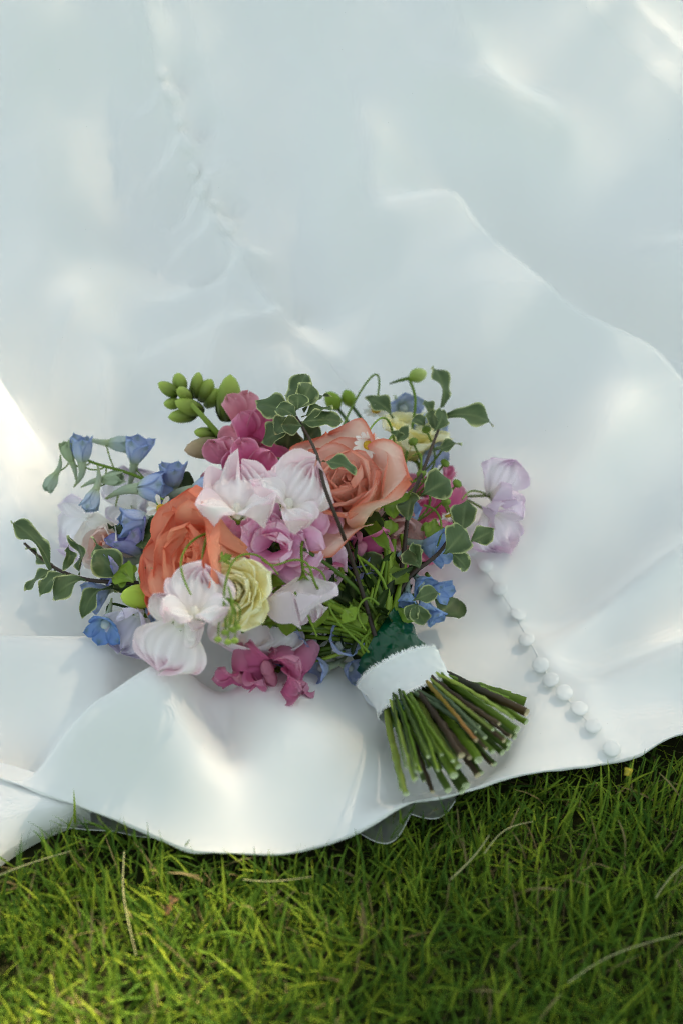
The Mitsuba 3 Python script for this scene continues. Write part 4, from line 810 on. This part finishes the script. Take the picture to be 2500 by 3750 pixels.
# green tape and the frayed strip of white cotton around the stems
def sleeve(s0, s1, rx, rz, n, m, crinkle, col, flare=0.0, seed=0, skew=0.0):
    a = np.arange(n) / n * 2 * np.pi; s = np.linspace(0, 1, m)
    ax_ = s0 + (s1 - s0) * s[:, None] + skew * np.cos(a)[None]
    pq = np.stack([np.cos(a)[None] * 2.2 + 0 * s[:, None], np.sin(a)[None] * 2.2 + 0 * s[:, None], ax_ * 90], -1)
    cr = meshkit.fbm(pq * 1.1 + seed, 2, seed) - .5; fine = np.abs(meshkit.noise(pq * np.array([1.9, 1.9, 1.5]) + 5 + seed, seed + 2) - .5) * 2
    k = 1 + crinkle * (cr * 1.4 + fine * .5) + flare * (s[:, None] - .5) ** 2
    v = BC + ax_[..., None] * bdir + (rx * np.cos(a)[None] * k)[..., None] * bx + (rz * np.sin(a)[None] * k)[..., None] * bz
    return v, grid_faces(m, n, True), np.tile(np.asarray(col, float), (n * m, 1))
v, f, c = sleeve(-.036, .012, RX + .0012, RZ + .0012, 150, 56, .17, lin(0, 72, 48), 0, 3, -.014)
k = piece(BQ, "tape_wrap", v.reshape(-1, 3), f, c, "tape_plastic"); labels[k] = {"label": "glossy dark green tape wound round the stems"}
s0, s1, sk = -.0085, .0175, .003
v, f, c = sleeve(s0, s1, RX + .0052, RZ + .0050, 120, 24, .08, lin(224, 227, 226), .25, 9, sk)
k = piece(BQ, "ribbon_wrap", v.reshape(-1, 3), f, c, "cotton"); labels[k] = {"label": "frayed strip of white cotton tied over the green tape"}
fr = Part()
for edge_, sgn in ((v[0], -1), (v[-1], 1)):
    n = len(edge_)
    for i in range(n * 3):
        p0 = edge_[(i // 3) % n] * (1 - (i % 3) / 3) + edge_[(i // 3 + 1) % n] * ((i % 3) / 3)
        out = unit(p0 - BC - bdir * ((p0 - BC) @ bdir))
        d_ = unit(bdir * sgn + out * rng.normal(.25, .22) + np.cross(bdir, out) * rng.normal(0, .35)); Lf = rng.uniform(.0008, .0032)
        w_ = np.cross(d_, out) * .00028
        q0, q1, q2 = p0 - bdir * sgn * .001, p0 + d_ * Lf * .5 + out * .0003, p0 + d_ * Lf + np.cross(bdir, out) * rng.normal(0, .0006)
        fr.add(np.stack([q0 - w_, q0 + w_, q1 - w_, q1 + w_, q2]), [[0, 1, 2], [1, 3, 2], [2, 3, 4]], lin(240, 241, 238))
k = fr.put("frayed_threads", "cotton", smooth=False, parent=BQ); labels[k] = {"label": "loose white threads along both edges of the cotton strip", "kind": "stuff"}
# the strip's free end sticking out under the binding at the left
tl = [P(1345, 2530, .04), P(1318, 2500, .036), P(1335, 2560, .034), P(1400, 2590, .036), P(1412, 2600, .036)]
v = np.stack([spline([P(1312, 2505, .040), P(1345, 2555, .038), P(1412, 2590, .042)], 14), spline([P(1312, 2508, .037), P(1345, 2575, .033), P(1408, 2606, .036)], 14)], 1)
k = piece(BQ, "ribbon_end", v.reshape(-1, 3), grid_faces(14, 2), np.tile(lin(232, 236, 240), (28, 1)), "cotton")

# ---------------------------------------------------------------- covered buttons down the placket, with their loops
BT = [(590, 268, 0), (625, 350, 0), (655, 440, 0), (683, 525, 0), (715, 612, 0), (748, 690, 0), (788, 765, 0), (828, 838, 0), (1722, 2020, 0), (1775, 2078, 0), (1830, 2162, 0), (1890, 2258, 0), (1932, 2348, 0), (1982, 2436, 0), (2022, 2496, 0), (2063, 2538, 0), (2118, 2602, 0), (2172, 2664, 0), (2236, 2742, 0)]
for k, (px, py, _) in enumerate(BT):
    p = hit(px, py + 8)
    hx, hy_ = (height(p[0] + .006, p[1]) - height(p[0] - .006, p[1])) / .012, (height(p[0], p[1] + .006) - height(p[0], p[1] - .006)) / .012
    n = unit(np.array([-hx, -hy_, 1.0])); n = unit(n + np.array([rng.normal(0, .12), rng.normal(.04, .10), 0])); M = frame(n, 0)
    t = np.linspace(0, 1, 10); prof = .0061 * np.sqrt(np.clip(1 - (2 * t - 1) ** 2, 0.0004, 1)) ; a = np.arange(20) / 20 * 2 * np.pi
    z_ = np.where(t < .5, (t - .5) * .0034, (t - .5) * .0046)
    V = np.stack([prof[:, None] * np.cos(a), prof[:, None] * np.sin(a), z_[:, None] + 0 * a], -1).reshape(-1, 3)
    key = numbered("wedding_dress__button")
    scene[key] = mikit.ply((V * (1.2 if k < 8 else 1) @ M.T + p + n * (.0066 if k < 8 else .0046), grid_faces(10, 20, True)[:, [0, 2, 1]]), "satin", smooth=True)
    v, f, c = tube([p - n * .003, p + n * .005], .0022, 8, 4, cols=[(.8, .8, .8)])
    scene[f"{key}__shank"] = mikit.ply((v, f), "satin", smooth=True)
PL = [(520, 20), (590, 285), (655, 455), (715, 625), (788, 780), (900, 955), (1080, 1200), (1260, 1400), (1500, 1720), (1722, 2030), (1890, 2265), (2022, 2502), (2118, 2610), (2240, 2752)]
pw = spline([hit(*q) for q in PL], 220); pw[:, 2] = HZ(pw[:, :2]) - .0002
v, f, c = tube(pw, .0007, 6, 220, cols=[(.8, .8, .8)])
scene["wedding_dress__placket_cord"] = mikit.ply((v, f), "satin", smooth=True)
labels["wedding_dress__placket_cord"] = {"label": "corded edge of the button placket running down the train"}
# tulle lining peeping out under the hem
def net(a_, b_, sag, key, n=40):
    A_, B_ = spline([P(*q) for q in a_], n), spline([P(*q) for q in b_], n); tv_ = np.linspace(0, 1, 12)
    v = A_[:, None] * (1 - tv_[None, :, None]) + B_[:, None] * tv_[None, :, None]
    v[..., 2] += sag * np.sin(np.pi * tv_)[None] + .002 * (meshkit.noise(np.stack([v[..., 0] * 60, v[..., 1] * 60, 0 * v[..., 0]], -1), 2) - .5)
    key = numbered(f"wedding_dress__{key}")
    scene[key] = mikit.ply((v.reshape(-1, 3), grid_faces(n, 12)), "netting_cloth", smooth=True)
    scene[key + "__edge"] = mikit.ply(tube(v[:, -1], .0003, 5, n, cols=[(.8, .8, .8)])[:2], "satin", smooth=True)
    labels[key] = {"label": "sheer tulle lining showing under the hem"}
net([(1300, 3010, .024), (1400, 2960, .026), (1490, 2920, .028)], [(1290, 3030, .022), (1425, 3088, .022), (1500, 2985, .026)], .004, "tulle_lining")
net([(1480, 2920, .028), (1580, 2900, .030), (1680, 2880, .030)], [(1495, 2980, .025), (1610, 2995, .024), (1665, 2935, .026)], .004, "tulle_lining")
net([(240, 2930, .022), (480, 3000, .022), (740, 3090, .02)], [(215, 3030, .016), (430, 3050, .016), (700, 3095, .018)], .002, "tulle_lining")
# pale straws and fallen leaves lying in the grass
for pts, w_, lab in (([(-60, 3230, .040), (90, 3170, .043), (260, 3118, .042)], .0011, "pale dry straw lying in the grass at the left, under the train's fold"), ([(455, 3120, .046), (452, 3270, .046), (480, 3420, .046), (498, 3500, .04)], .0009, "upright pale dry straw left of centre in the grass"), ([(890, 3222, .044), (960, 3228, .044), (1140, 3212, .043)], .0009, "thin dry straw below the lowest point of the hem"), ([(1650, 3220, .044), (1740, 3130, .046), (1790, 3060, .046)], .0012, "pale bent straw in the grass below the tulle lining"), ([(2080, 3600, .042), (2200, 3520, .044), (2420, 3440, .044), (2560, 3400, .04)], .0009, "long thin dry straw at the lower right"), ([(2400, 3290, .042), (2450, 3220, .044), (2530, 3150, .044)], .0009, "dry straw at the right picture edge"), ([(1770, 3130, .044), (1850, 3040, .046), (1950, 3010, .044)], .0009, "thin straw arching right of the bent pale straw")):
    key = numbered("dry_straw"); thing(key, lab, "straw", "dry straws lying in the grass")
    scene[key] = mikit.ply(tube([P(q[0], q[1], q[2] - .012) for q in pts], [w_ * .45, w_ * .42, w_ * .25], 5, 18)[:2], {"type": "twosided", "nested": {"type": "diffuse", "reflectance": {"type": "rgb", "value": [.40, .39, .20]}}}, smooth=True)
for px, py, tx, ty, g, lab, kk in ((2285, 2840, 2315, 2818, lin(175, 160, 45), "small yellowed leaf in the grass below the right end of the hem", 1), (620, 3310, 650, 3292, lin(130, 95, 60), "curled brown dry leaf in the grass at the left", 2), (605, 3342, 632, 3330, lin(110, 75, 48), "small brown leaf scrap beside the curled dry leaf", 3)):
    key = numbered("fallen_leaf"); thing(key, lab, "leaf")
    V, f, c = leaf_mesh(P(px, py, .042), P(tx, ty, .046), [.1, -.2, 1], .008, .5, .2, .4, 0, kk, (g, g * .7), nu=10, nv=7)
    Part().add(V, f, c).put(key if False else key, "leafy") if False else scene.__setitem__(key, mikit.ply((V, f), "leafy", smooth=True, color=np.clip(c, 0, 1)))
